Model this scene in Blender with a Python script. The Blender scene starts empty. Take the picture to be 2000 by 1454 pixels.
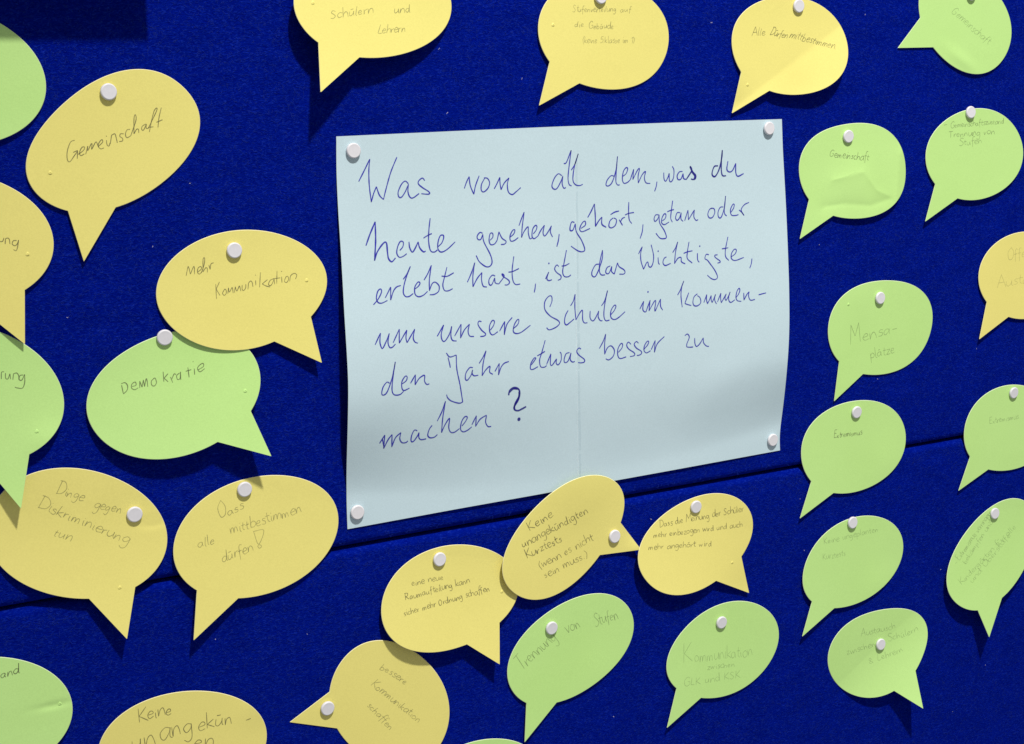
import bpy, math, random
import numpy as np
from mathutils import Matrix, Vector

scene = bpy.context.scene
col = scene.collection
rng = np.random.default_rng(7)
random.seed(7)

# ------------------------------------------------------------------ camera
# Board coordinates: millimetres, X right, Y down, h = height off the felt.
# World: x = X, z = 1.5 m - Y, y = -h (the board faces -y).
F_PX = 3034.9
CR = np.array([[0.86492, 0.01555, -0.50166], [-0.10915, 0.98143, -0.15776], [0.48989, 0.19121, 0.85056]])
CP = np.array([-461.978, -46.282, -1056.100])          # camera position, board mm (Z negative = in front)

def world(X, Y, h=0.0):
    return (X / 1000.0, -h / 1000.0, 1.5 - Y / 1000.0)

cam_data = bpy.data.cameras.new('camera')
cam = bpy.data.objects.new('camera', cam_data)
col.objects.link(cam)
cam_data.sensor_fit = 'HORIZONTAL'
cam_data.sensor_width = 36.0
cam_data.lens = 36.0 * F_PX / 2000.0
cam_data.clip_start = 0.01
cam_data.clip_end = 50.0
U_, S_, V_ = np.linalg.svd(CR)
CR = U_ @ V_
def bvec(v):
    return Vector((v[0], v[2], -v[1]))
right, down, fwd = bvec(CR[0]), bvec(CR[1]), bvec(CR[2])
m = Matrix((right, -down, -fwd)).transposed().to_4x4()
m.translation = Vector(world(CP[0], CP[1], -CP[2]))
cam.matrix_world = m
scene.camera = cam
scene.render.resolution_x = 1024
scene.render.resolution_y = 744

# ------------------------------------------------------------------ light
world_ = bpy.data.worlds.new('World')
scene.world = world_
world_.use_nodes = True
bg = world_.node_tree.nodes['Background']
bg.inputs['Color'].default_value = (0.97, 0.98, 1.0, 1)
bg.inputs['Strength'].default_value = 0.33

LAMP = (130.0, -2850.0, 1680.0)      # hall spotlight above the board
ld = bpy.data.lights.new('ceiling_spotlight', 'SPOT')
ld.energy = 700.0
ld.spot_size = math.radians(46)
ld.spot_blend = 1.0
ld.shadow_soft_size = 0.10
ld.color = (1.0, 0.975, 0.93)
lo = bpy.data.objects.new('ceiling_spotlight', ld)
col.objects.link(lo)
lo.location = world(*LAMP)
aim = Vector(world(500, 900, 0)) - Vector(lo.location)
lo.rotation_euler = aim.to_track_quat('-Z', 'Y').to_euler()

scene.view_settings.view_transform = 'Standard'
scene.view_settings.look = 'None'
scene.view_settings.exposure = 0.0
scene.view_settings.gamma = 1.0

# ------------------------------------------------------------------ materials
def new_mat(name):
    mt = bpy.data.materials.new(name)
    mt.use_nodes = True
    nt = mt.node_tree
    return mt, nt, nt.nodes['Principled BSDF']

def noise(nt, scale, detail=4.0, rough=0.6, dist=0.0, vec=None):
    n = nt.nodes.new('ShaderNodeTexNoise')
    n.inputs['Scale'].default_value = scale
    n.inputs['Detail'].default_value = detail
    n.inputs['Roughness'].default_value = rough
    n.inputs['Distortion'].default_value = dist
    if vec is not None:
        nt.links.new(vec, n.inputs['Vector'])
    return n

def ramp(nt, fac, stops):
    r = nt.nodes.new('ShaderNodeValToRGB')
    e = r.color_ramp.elements
    e[0].position, e[0].color = stops[0][0], (*stops[0][1], 1)
    e[1].position, e[1].color = stops[-1][0], (*stops[-1][1], 1)
    for p, c in stops[1:-1]:
        x = e.new(p); x.color = (*c, 1)
    nt.links.new(fac, r.inputs['Fac'])
    return r

def bump(nt, h, dist, strength=1.0, normal=None):
    b = nt.nodes.new('ShaderNodeBump')
    b.inputs['Distance'].default_value = dist
    b.inputs['Strength'].default_value = strength
    nt.links.new(h, b.inputs['Height'])
    if normal is not None:
        nt.links.new(normal, b.inputs['Normal'])
    return b

def felt_material():
    mt, nt, b = new_mat('blue_felt')
    tc = nt.nodes.new('ShaderNodeTexCoord')
    mp = nt.nodes.new('ShaderNodeMapping')
    mp.inputs['Scale'].default_value = (0.6, 1.0, 1.25)
    nt.links.new(tc.outputs['Object'], mp.inputs['Vector'])
    n1 = noise(nt, 620, 3, 0.6, 1.2, mp.outputs['Vector'])
    n2 = noise(nt, 60, 4, 0.6, 0.4, mp.outputs['Vector'])
    n3 = noise(nt, 7, 3, 0.55, 0.0, mp.outputs['Vector'])
    r1 = ramp(nt, n1.outputs['Fac'], [(0.28, (0.0003, 0.0030, 0.148)), (0.53, (0.0005, 0.0074, 0.205)), (0.74, (0.008, 0.025, 0.30))])
    mx = nt.nodes.new('ShaderNodeMix'); mx.data_type = 'RGBA'; mx.blend_type = 'MULTIPLY'
    mx.inputs['Factor'].default_value = 1.0
    r2 = ramp(nt, n2.outputs['Fac'], [(0.3, (0.86, 0.86, 0.86)), (0.7, (1.12, 1.12, 1.12))])
    nt.links.new(r1.outputs['Color'], mx.inputs['A']); nt.links.new(r2.outputs['Color'], mx.inputs['B'])
    nt.links.new(mx.outputs['Result'], b.inputs['Base Color'])
    b.inputs['Roughness'].default_value = 0.95
    b.inputs['Specular IOR Level'].default_value = 0.0
    b.inputs['Sheen Weight'].default_value = 0.5
    b.inputs['Sheen Roughness'].default_value = 0.3
    b.inputs['Sheen Tint'].default_value = (0.006, 0.035, 0.62, 1)
    b3 = bump(nt, n3.outputs['Fac'], 0.006, 0.5)
    b2 = bump(nt, n2.outputs['Fac'], 0.0012, 0.5, b3.outputs['Normal'])
    b1 = bump(nt, n1.outputs['Fac'], 0.0011, 0.8, b2.outputs['Normal'])
    nt.links.new(b1.outputs['Normal'], b.inputs['Normal'])
    return mt

def card_material(name, c0, c1, edge=1.0):
    mt, nt, b = new_mat(name)
    tc = nt.nodes.new('ShaderNodeTexCoord')
    n0 = noise(nt, 9, 3, 0.5, 0.0, tc.outputs['Object'])
    n1 = noise(nt, 900, 3, 0.6, 0.0, tc.outputs['Object'])
    n2 = noise(nt, 45, 4, 0.55, 0.3, tc.outputs['Object'])
    n3 = noise(nt, 14, 2, 0.5, 0.3, tc.outputs['Object'])
    r = ramp(nt, n0.outputs['Fac'], [(0.3, c0), (0.7, c1)])
    mx = nt.nodes.new('ShaderNodeMix'); mx.data_type = 'RGBA'; mx.blend_type = 'MULTIPLY'
    mx.inputs['Factor'].default_value = 1.0
    r2 = ramp(nt, n1.outputs['Fac'], [(0.3, (0.95, 0.95, 0.95)), (0.7, (1.03, 1.03, 1.03))])
    nt.links.new(r.outputs['Color'], mx.inputs['A']); nt.links.new(r2.outputs['Color'], mx.inputs['B'])
    nt.links.new(mx.outputs['Result'], b.inputs['Base Color'])
    b.inputs['Roughness'].default_value = 0.62
    b.inputs['Specular IOR Level'].default_value = 0.25
    b3 = bump(nt, n3.outputs['Fac'], 0.0016, 0.35)
    b2 = bump(nt, n2.outputs['Fac'], 0.00022, 0.35, b3.outputs['Normal'])
    b1 = bump(nt, n1.outputs['Fac'], 0.00006, 0.5, b2.outputs['Normal'])
    nt.links.new(b1.outputs['Normal'], b.inputs['Normal'])
    return mt

def pencil_material(name, colr, alpha):
    mt, nt, b = new_mat(name)
    tc = nt.nodes.new('ShaderNodeTexCoord')
    n1 = noise(nt, 1500, 2, 0.6, 0.0, tc.outputs['Object'])
    n2 = noise(nt, 90, 2, 0.6, 0.0, tc.outputs['Object'])
    ad = nt.nodes.new('ShaderNodeMath'); ad.operation = 'ADD'
    nt.links.new(n1.outputs['Fac'], ad.inputs[0]); nt.links.new(n2.outputs['Fac'], ad.inputs[1])
    mr = nt.nodes.new('ShaderNodeMapRange')
    mr.inputs['From Min'].default_value = 0.75; mr.inputs['From Max'].default_value = 1.25
    mr.inputs['To Min'].default_value = alpha * 0.7; mr.inputs['To Max'].default_value = min(1.0, alpha * 1.25)
    nt.links.new(ad.outputs[0], mr.inputs['Value'])
    nt.links.new(mr.outputs['Result'], b.inputs['Alpha'])
    b.inputs['Base Color'].default_value = (*colr, 1)
    b.inputs['Roughness'].default_value = 0.5
    b.inputs['Specular IOR Level'].default_value = 0.3
    return mt

def plain(name, c, rough=0.5, spec=0.5):
    mt, nt, b = new_mat(name)
    tc = nt.nodes.new('ShaderNodeTexCoord')
    n1 = noise(nt, 300, 3, 0.6, 0.0, tc.outputs['Object'])
    r = ramp(nt, n1.outputs['Fac'], [(0.3, tuple(x * 0.95 for x in c)), (0.7, c)])
    nt.links.new(r.outputs['Color'], b.inputs['Base Color'])
    b.inputs['Roughness'].default_value = rough
    b.inputs['Specular IOR Level'].default_value = spec
    return mt

FELT = felt_material()
YELLOW = card_material('yellow_card', (0.765, 0.685, 0.198), (0.79, 0.708, 0.212))
GREEN = card_material('green_card', (0.48, 0.735, 0.235), (0.505, 0.76, 0.26))
PALE = card_material('pale_blue_paper', (0.51, 0.645, 0.695), (0.53, 0.665, 0.715))
PLASTIC = plain('white_plastic', (0.69, 0.675, 0.705), 0.45, 0.35)
STEEL = plain('steel', (0.5, 0.5, 0.5), 0.3, 0.5)
BOARDWHITE = plain('white_board', (0.7, 0.7, 0.7), 0.6)
CORE = plain('board_core', (0.03, 0.03, 0.035), 0.9, 0.1)
INK = pencil_material('blue_ink', (0.028, 0.024, 0.40), 0.96)
INK_BOLD = pencil_material('dark_blue_ink', (0.014, 0.010, 0.24), 1.0)
PENCIL = pencil_material('pencil', (0.10, 0.095, 0.06), 0.56)
PENCIL_MID = pencil_material('light_pencil', (0.12, 0.13, 0.08), 0.40)
PENCIL_FAINT = pencil_material('faint_pencil', (0.14, 0.17, 0.10), 0.30)
YELLOW_EDGE = plain('yellow_card_cut_edge', (0.90, 0.84, 0.50), 0.8, 0.1)
GREEN_EDGE = plain('green_card_cut_edge', (0.74, 0.88, 0.56), 0.8, 0.1)
FOLD_PALE = pencil_material('worn_lit_fold', (0.86, 0.93, 0.95), 0.36)  # whitened crease, which also paints in the lit line of the fold
FOLD_SHADE = pencil_material('fold_shade', (0.30, 0.42, 0.50), 0.09)  # faint dark strip: painted shade on the right side of the fold
FUZZ = plain('blue_fibre', (0.010, 0.026, 0.26), 0.9, 0.1)
LINT = plain('pale_lint', (0.45, 0.45, 0.6), 0.9, 0.1)

# ------------------------------------------------------------------ geometry helpers
def at(px, py, h=0.0):
    """the spot h mm off the board that the photograph shows at pixel (px, py), board mm"""
    d = CR.T @ np.array([(px - 1000) / F_PX, (py - 727) / F_PX, 1.0])
    s = (-h - CP[2]) / d[2]
    return (CP + s * d)[:2]

def lift(X, Y, h):
    """board point under apparent point (X, Y) once it stands h mm off the felt"""
    k = 1.0 - h / (-CP[2])
    return CP[0] + (X - CP[0]) * k, CP[1] + (Y - CP[1]) * k

def link_mesh(name, verts, faces, mat, parent=None, smooth=True):
    me = bpy.data.meshes.new(name)
    me.from_pydata([tuple(v) for v in verts], [], faces)
    me.materials.append(mat)
    if smooth:
        me.polygons.foreach_set('use_smooth', [True] * len(me.polygons))
    me.update()
    o = bpy.data.objects.new(name, me)
    col.objects.link(o)
    if parent is not None:
        o.parent = parent
        o.matrix_parent_inverse = Matrix.Translation(parent.location).inverted()
    return o

def empty(name, loc):
    o = bpy.data.objects.new(name, None)
    o.empty_display_size = 0.01
    o.location = loc
    col.objects.link(o)
    return o

def tag(o, label=None, cat=None, group=None, kind=None):
    if label: o['label'] = label
    if cat: o['category'] = cat
    if group: o['group'] = group
    if kind: o['kind'] = kind
    return o

def smooth_line(pts, step=1.2):
    """Catmull-Rom through pts; a repeated point is a sharp corner"""
    runs, cur = [], [pts[0]]
    for p in pts[1:]:
        if p == cur[-1]:
            if len(cur) > 1: runs.append(cur)
            cur = [p]
        else:
            cur.append(p)
    if len(cur) > 1: runs.append(cur)
    out = []
    for r in runs:
        P = np.array(r, float)
        if len(P) == 2:
            n = max(2, int(np.hypot(*(P[1] - P[0])) / step))
            seg = [P[0] + (P[1] - P[0]) * t for t in np.linspace(0, 1, n)]
        else:
            E = np.vstack([2 * P[0] - P[1], P, 2 * P[-1] - P[-2]])
            seg = []
            for i in range(1, len(E) - 2):
                a, b, c, d = E[i - 1:i + 3]
                n = max(2, int(np.hypot(*(c - b)) / step))
                for t in np.linspace(0, 1, n, endpoint=False):
                    seg.append(0.5 * (2 * b + (c - a) * t + (2 * a - 5 * b + 4 * c - d) * t * t + (-a + 3 * b - 3 * c + d) * t ** 3))
            seg.append(E[-2])
        out.append(np.array(seg))
    return out

class Ink:
    """pen strokes laid on a sheet whose lift is hf(X, Y)"""
    def __init__(self, hf):
        self.hf, self.v, self.f = hf, [], []
    def stroke(self, pts, w, off=0.14):
        for seg in smooth_line(pts):
            Q = np.array([at(*p) for p in seg])
            if len(Q) < 2: continue
            T = np.gradient(Q, axis=0)
            L = np.hypot(T[:, 0], T[:, 1]) + 1e-9
            N = np.stack([-T[:, 1] / L, T[:, 0] / L], 1)
            n = len(Q)
            ws = w * (0.80 + 0.20 * np.sin(np.linspace(0, math.pi, n))) * (1 + 0.10 * np.sin(np.linspace(0, n * 0.35, n) + random.random() * 6))
            base = len(self.v)
            for q, nn, ww in zip(Q, N, ws):
                for s in (-0.5, 0.5):
                    X, Y = q[0] + nn[0] * ww * s, q[1] + nn[1] * ww * s
                    h = self.hf(X, Y)
                    x, y = lift(X, Y, h)
                    self.v.append(world(x, y, h + off))
            for i in range(n - 1):
                a = base + 2 * i
                self.f.append((a, a + 1, a + 3, a + 2))
    def dot(self, px, py, r, off=0.15):
        c = at(px, py)
        base = len(self.v)
        for k in range(8):
            X, Y = c[0] + r * math.cos(k * math.pi / 4), c[1] + r * math.sin(k * math.pi / 4)
            h = self.hf(X, Y); x, y = lift(X, Y, h)
            self.v.append(world(x, y, h + off))
        self.f.append(tuple(range(base, base + 8)))
    def build(self, name, mat, parent):
        if self.v:
            return link_mesh(name, self.v, self.f, mat, parent, smooth=False)

# ------------------------------------------------------------------ a single-line hand for the small notes
# letter: advance, strokes in x-height units (x right, y up)
G = {
 'a': (1.05, [[(.85,.85),(.5,1),(.1,.6),(.15,.1),(.45,0),(.8,.5),(.85,.9),(.85,.9),(.85,.2),(1.0,0)]]),
 'b': (0.95, [[(.1,2),(.1,0),(.1,0),(.15,.7),(.5,1),(.85,.6),(.6,.05),(.1,.05)]]),
 'c': (0.85, [[(.75,.85),(.4,1),(.08,.5),(.3,0),(.75,.15)]]),
 'd': (1.05, [[(.8,.8),(.45,1),(.08,.5),(.35,0),(.75,.4),(.85,2),(.85,2),(.85,.2),(1,0)]]),
 'e': (0.9, [[(.1,.5),(.7,.6),(.65,.95),(.35,1),(.08,.5),(.3,0),(.8,.15)]]),
 'f': (0.75, [[(.8,1.9),(.5,2),(.35,1.4),(.3,-.6)],[(.05,.95),(.7,1.0)]]),
 'g': (1.0, [[(.8,.85),(.4,1),(.08,.55),(.35,.1),(.75,.5),(.82,.9),(.82,.9),(.8,-.5),(.45,-.95),(.1,-.7)]]),
 'h': (0.98, [[(.12,2),(.1,0),(.1,0),(.2,.65),(.55,1),(.8,.7),(.82,0)]]),
 'i': (0.42, [[(.2,.95),(.18,.15),(.35,0)],[(.2,1.4),(.24,1.48)]]),
 'j': (0.45, [[(.25,.95),(.2,-.6),(-.1,-.8)],[(.25,1.4),(.29,1.48)]]),
 'k': (0.9, [[(.12,2),(.1,0)],[(.75,1),(.12,.45),(.12,.45),(.85,0)]]),
 'l': (0.45, [[(.2,2),(.15,.3),(.35,0)]]),
 'm': (1.4, [[(.1,.95),(.1,0),(.1,0),(.3,.85),(.55,.85),(.6,0),(.6,0),(.8,.85),(1.08,.85),(1.15,0)]]),
 'n': (1.0, [[(.1,.95),(.12,0),(.12,0),(.3,.75),(.6,.98),(.78,.6),(.85,0)]]),
 'o': (0.98, [[(.5,1),(.1,.6),(.25,.05),(.7,.1),(.85,.65),(.5,1),(.35,.9)]]),
 'p': (0.95, [[(.15,1),(.08,-.95)],[(.12,.6),(.5,1),(.85,.65),(.55,.05),(.12,.15)]]),
 'r': (0.7, [[(.12,.98),(.12,0),(.12,0),(.25,.7),(.65,.95)]]),
 's': (0.75, [[(.68,.9),(.35,1),(.2,.72),(.6,.4),(.5,.02),(.1,.08)]]),
 't': (0.7, [[(.35,1.65),(.3,.3),(.6,.02)],[(.05,1.05),(.7,1.08)]]),
 'u': (1.02, [[(.1,1),(.12,.25),(.4,0),(.78,.5),(.82,1),(.82,1),(.85,.2),(1,0)]]),
 'v': (0.85, [[(.08,1),(.38,0),(.38,0),(.78,1)]]),
 'w': (1.25, [[(.08,1),(.25,0),(.25,0),(.6,.8),(.6,.8),(.75,0),(.75,0),(1.12,1)]]),
 'x': (0.85, [[(.1,.95),(.75,0)],[(.75,.95),(.1,0)]]),
 'z': (0.85, [[(.1,.95),(.75,.95),(.75,.95),(.1,0),(.1,0),(.8,.02)]]),
 'A': (1.3, [[(.05,0),(.65,1.9),(.65,1.9),(1.15,0)],[(.25,.7),(1.0,.75)]]),
 'B': (1.2, [[(.15,1.9),(.1,0)],[(.1,1.85),(.8,1.7),(.75,1.1),(.2,1.0),(.2,1.0),(.95,.8),(.8,.1),(.1,0)]]),
 'D': (1.35, [[(.2,1.85),(.15,0)],[(-.05,1.8),(.7,1.75),(1.2,1.0),(.9,.25),(.1,0)]]),
 'E': (1.1, [[(.95,1.85),(.2,1.85),(.2,1.85),(.15,0),(.15,0),(.95,.05)],[(.2,1),(.8,1.02)]]),
 'G': (1.4, [[(1.15,1.6),(.7,1.9),(.15,1.2),(.25,.2),(.75,0),(1.15,.4),(1.15,.85),(1.15,.85),(.75,.85)]]),
 'K': (1.15, [[(.18,1.9),(.12,0)],[(1.05,1.85),(.18,.85),(.18,.85),(1.1,0)]]),
 'L': (1.0, [[(.35,1.9),(.12,.15),(.12,.15),(.5,.0),(.9,.1)]]),
 'M': (1.6, [[(.08,0),(.25,1.85),(.25,1.85),(.75,.7),(.75,.7),(1.25,1.85),(1.25,1.85),(1.42,0)]]),
 'O': (1.3, [[(.7,1.9),(.15,1.2),(.3,.1),(.9,.15),(1.1,1.1),(.7,1.9)]]),
 'R': (1.2, [[(.15,1.85),(.1,0)],[(.0,1.8),(.85,1.7),(.75,1.0),(.15,.95),(.15,.95),(1.05,0)]]),
 'S': (1.1, [[(.95,1.65),(.55,1.9),(.2,1.5),(.6,1.0),(.9,.5),(.5,0),(.05,.2)]]),
 'T': (1.15, [[(.0,1.8),(1.15,1.9)],[(.6,1.85),(.5,0)]]),
 'U': (1.3, [[(.15,1.85),(.15,.4),(.6,0),(1.05,.5),(1.1,1.85)]]),
 '5': (1.0, [[(.85,1.8),(.25,1.8),(.25,1.8),(.2,1.05),(.7,1.1),(.85,.5),(.5,0),(.1,.1)]]),
 '1': (0.7, [[(.1,1.3),(.5,1.85),(.5,1.85),(.45,0)]]),
 '.': (0.5, [[(.15,.0),(.22,.06)]]),
 ',': (0.5, [[(.25,.1),(.1,-.35)]]),
 '-': (0.9, [[(.15,.55),(.75,.6)]]),
 '(': (0.6, [[(.5,1.9),(.15,1.0),(.4,-.3)]]),
 ')': (0.6, [[(.1,1.9),(.45,1.0),(.1,-.3)]]),
 '&': (1.2, [[(1.0,0),(.3,1.3),(.6,1.8),(.75,1.3),(.15,.5),(.5,0),(1.0,.7)]]),
 '!': (0.6, [[(.2,2),(.25,.5)],[(.25,.0),(.3,.06)]]),
 ' ': (0.75, []),
}
for k, base, sx in (('ä', 'a', .5), ('ü', 'u', .45), ('ö', 'o', .5)):
    adv, st = G[base]
    G[k] = (adv, st + [[(sx - .2, 1.45), (sx + .25, 1.52)]])

def write_line(ink, text, x0, y0, x1, y1, xh, w, slant=0.18, jit=0.07, cap=1.0):
    tot = sum(G[c][0] for c in text)
    d = np.array([x1 - x0, y1 - y0], float)
    L = np.hypot(*d); d /= L
    n = np.array([d[1], -d[0]])
    sx = L / tot
    pos = 0.0
    wob = random.random() * 6
    for c in text:
        adv, st = G[c]
        jy = jit * (random.random() - .5) * 1.6 + 0.05 * math.sin(pos * 1.3 + wob)
        js = 1 + jit * (random.random() - .5) * 2.0
        jl = slant + jit * (random.random() - .5)
        cc = cap if c.isupper() else 1.0
        for s in st:
            pts, last, lastr = [], None, None
            for (u, v) in s:
                if (u, v) == last:
                    pts.append(lastr); continue
                uu, vv = u * js + jit * .5 * (random.random() - .5), v * js * cc + jit * .6 * (random.random() - .5) + jy
                q = np.array([x0, y0]) + d * (pos + uu) * sx + (n * vv + d * vv * jl) * xh
                lastr = (float(q[0]), float(q[1])); last = (u, v)
                pts.append(lastr)
            ink.stroke(pts, w)
        pos += adv

# ------------------------------------------------------------------ the pinboard
SEAM = 312.6
def panel(name, x0, x1, y0, y1, parent, round_top, round_bot):
    R, T = 6.5, 22.0
    prof = []           # (Y, h) down the face
    def arc(yc, sgn, order):
        a = [(yc + sgn * R * math.sin(t), -R + R * math.cos(t)) for t in np.linspace(0, math.pi / 2, 8)]
        return a[::-1] if order else a
    prof.append((y0, -T))
    prof += arc(y0 + R, -1, True)
    prof += [(y, 0.0) for y in np.linspace(y0 + R, y1 - R, 30)[1:-1]]
    prof += arc(y1 - R, 1, False)
    prof.append((y1, -T))
    v, f = [], []
    xs = np.linspace(x0, x1, 3)
    for (y, h) in prof:
        for x in xs:
            v.append(world(x, y, h))
    nx = len(xs)
    for j in range(len(prof) - 1):
        for i in range(nx - 1):
            a = j * nx + i
            f.append((a, a + nx, a + nx + 1, a + 1))
    # close back and ends
    b = len(prof) - 1
    f.append((0, nx - 1, b * nx + nx - 1, b * nx))
    f.append(tuple(j * nx for j in range(len(prof))))
    f.append(tuple(j * nx + nx - 1 for j in range(len(prof)))[::-1])
    return link_mesh(name, v, f, FELT, parent)

pin_board = empty('pinboard', world(250, 1150, 0))
tag(pin_board, 'royal blue felt pinboard of two panels with a narrow joint, behind every card', 'pinboard')
panel('felt_panel', -1000, 1700, -1000, SEAM - 1.1, pin_board, False, True)
panel('felt_panel', -1000, 1700, SEAM + 1.1, 1150, pin_board, True, False)
bx = []
for h in (-22.2, -30):
    for (x, y) in ((-1000, -1000), (1700, -1000), (1700, 1150), (-1000, 1150)):
        bx.append(world(x, y, h))
link_mesh('backing', bx, [(0, 1, 2, 3), (7, 6, 5, 4), (0, 4, 5, 1), (1, 5, 6, 2), (2, 6, 7, 3), (3, 7, 4, 0)], CORE, pin_board, False)

def fibres(name, n, mat, lo, hi, wid, length, parent=None, pts=None):
    K = 5
    if pts is None:
        X = rng.uniform(lo[0], hi[0], n); Y = rng.uniform(lo[1], hi[1], n)
        near = np.abs(Y - SEAM) < 4.5
        Y[near] += 12
    else:
        X, Y = pts[:, 0].copy(), pts[:, 1].copy(); n = len(X)
    ang = rng.normal(0, 0.9, n) + (rng.random(n) < .5) * math.pi
    cur = rng.normal(0, 0.55, n)
    st = length * rng.uniform(.5, 1.4, n) / (K - 1)
    P = np.zeros((n, K, 3)); x, y = X, Y
    hh = rng.uniform(0.08, 0.36, n)
    W = wid * rng.uniform(.6, 1.3, n)
    V = np.zeros((n, K, 2, 3))
    for k in range(K):
        h = 0.04 + hh * math.sin(math.pi * (k + .4) / K)
        nx, ny = -np.sin(ang), np.cos(ang)
        for s, sg in ((0, -.5), (1, .5)):
            xx = x + nx * W * sg; yy = y + ny * W * sg
            V[:, k, s, 0] = xx / 1000; V[:, k, s, 1] = -h / 1000; V[:, k, s, 2] = 1.5 - yy / 1000
        x = x + np.cos(ang) * st; y = y + np.sin(ang) * st
        ang = ang + cur + rng.normal(0, .35, n)
    me = bpy.data.meshes.new(name)
    nv = n * K * 2
    me.vertices.add(nv); me.vertices.foreach_set('co', V.reshape(-1))
    base = (np.arange(n) * K * 2)[:, None, None]
    kk = (np.arange(K - 1) * 2)[None, :, None]
    quad = np.array([0, 1, 3, 2])[None, None, :]
    idx = (base + kk + quad).reshape(-1).astype(np.int32)
    nf = n * (K - 1)
    me.loops.add(nf * 4); me.loops.foreach_set('vertex_index', idx)
    me.polygons.add(nf)
    me.polygons.foreach_set('loop_start', np.arange(0, nf * 4, 4, dtype=np.int32))
    me.polygons.foreach_set('use_smooth', np.ones(nf, dtype=bool))
    me.materials.append(mat); me.update(); me.validate()
    o = bpy.data.objects.new(name, me); col.objects.link(o)
    if parent is not None:
        o.parent = parent; o.matrix_parent_inverse = Matrix.Translation(parent.location).inverted()
    return o
fz = fibres('felt_fuzz', 110000, FUZZ, (-340, -160), (860, 700), 0.16, 2.6, pin_board)
fz['kind'] = 'stuff'
lint_px = [(1907, 683), (1715, 742), (1562, 975), (1271, 1015), (875, 220), (856, 97), (1270, 1014), (1838, 1112), (748, 20), (372, 358), (297, 483),
           (1020, 152), (1690, 30), (1570, 1075), (1600, 480), (1925, 1300), (1860, 1390), (1200, 1400), (420, 1250), (600, 1240), (130, 620), (1388, 44)]
lint = fibres('lint', 0, LINT, 0, 0, 0.36, 1.4, None, np.array([at(*p) for p in lint_px]))
tag(lint, 'tiny pale flecks of lint caught on the blue felt between the cards', 'lint', kind='stuff')

# ------------------------------------------------------------------ push pins
def lathe(name, prof, seg=28):
    v, f = [], []
    for (r, h) in prof:
        for k in range(seg):
            a = 2 * math.pi * k / seg
            v.append((r * math.cos(a) / 1000, -h / 1000, r * math.sin(a) / 1000))
    for j in range(len(prof) - 1):
        for k in range(seg):
            a, b = j * seg + k, j * seg + (k + 1) % seg
            f.append((a, a + seg, b + seg, b))
    f.append(tuple(range(seg)))
    f.append(tuple(range((len(prof) - 1) * seg, len(prof) * seg))[::-1])
    me = bpy.data.meshes.new(name)
    me.from_pydata(v, [], f)
    me.polygons.foreach_set('use_smooth', [True] * len(me.polygons))
    me.update()
    return me
HEAD_H = 2.7
HEAD = lathe('pin_head', [(4.9, 0.0), (5.4, 0.25), (5.7, 1.0), (5.72, 1.7), (5.55, 2.15), (5.25, 2.45), (4.85, HEAD_H), (4.6, HEAD_H - 0.02), (3.5, HEAD_H - 0.04), (1.5, HEAD_H - 0.07), (0.4, HEAD_H - 0.05)])
HEAD.materials.append(PLASTIC)
NEEDLE = lathe('pin_needle', [(0.55, 0.4), (0.55, -6.0), (0.4, -8.5), (0.05, -10.0)], 10)
NEEDLE.materials.append(STEEL)

def push_pin(px, py, h, what, tilt=True):
    c = at(px, py)
    x, y = lift(c[0], c[1], h + HEAD_H)
    r = empty('push_pin', world(x, y, h))
    if tilt:
        r.rotation_euler = (random.uniform(-.06, .06), 0, random.uniform(-.06, .06))
    for n, me in (('head', HEAD), ('needle', NEEDLE)):
        o = bpy.data.objects.new(n, me); col.objects.link(o); o.parent = r
    return tag(r, what, 'push pin', 'round white push pins in the pinboard')

# ------------------------------------------------------------------ speech bubble cards
def flat_lift(h):
    return lambda X, Y: h

def make_lift(pin, ref, H, h0=0.7, pw=1.35, cross=0.0, extra=None):
    P = at(*pin); Rf = at(*ref); g = Rf - P; L = float(np.hypot(*g)); g = g / L; n = (-g[1], g[0])
    def hf(X, Y):
        dx, dy = X - P[0], Y - P[1]
        s = (dx * g[0] + dy * g[1]) / L
        t = (dx * n[0] + dy * n[1]) / 50.0
        sp = 0.5 * (s + math.sqrt(s * s + 0.05))
        h = h0 + H * (sp ** (pw + 0.15) - 0.112 ** (pw + 0.15)) + (H * 0.06 * min(s * s, 1.5) if s < 0 else 0.0) + cross * t * t
        if extra: h += extra(X, Y)
        return max(h, 0.6)
    return hf

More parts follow.
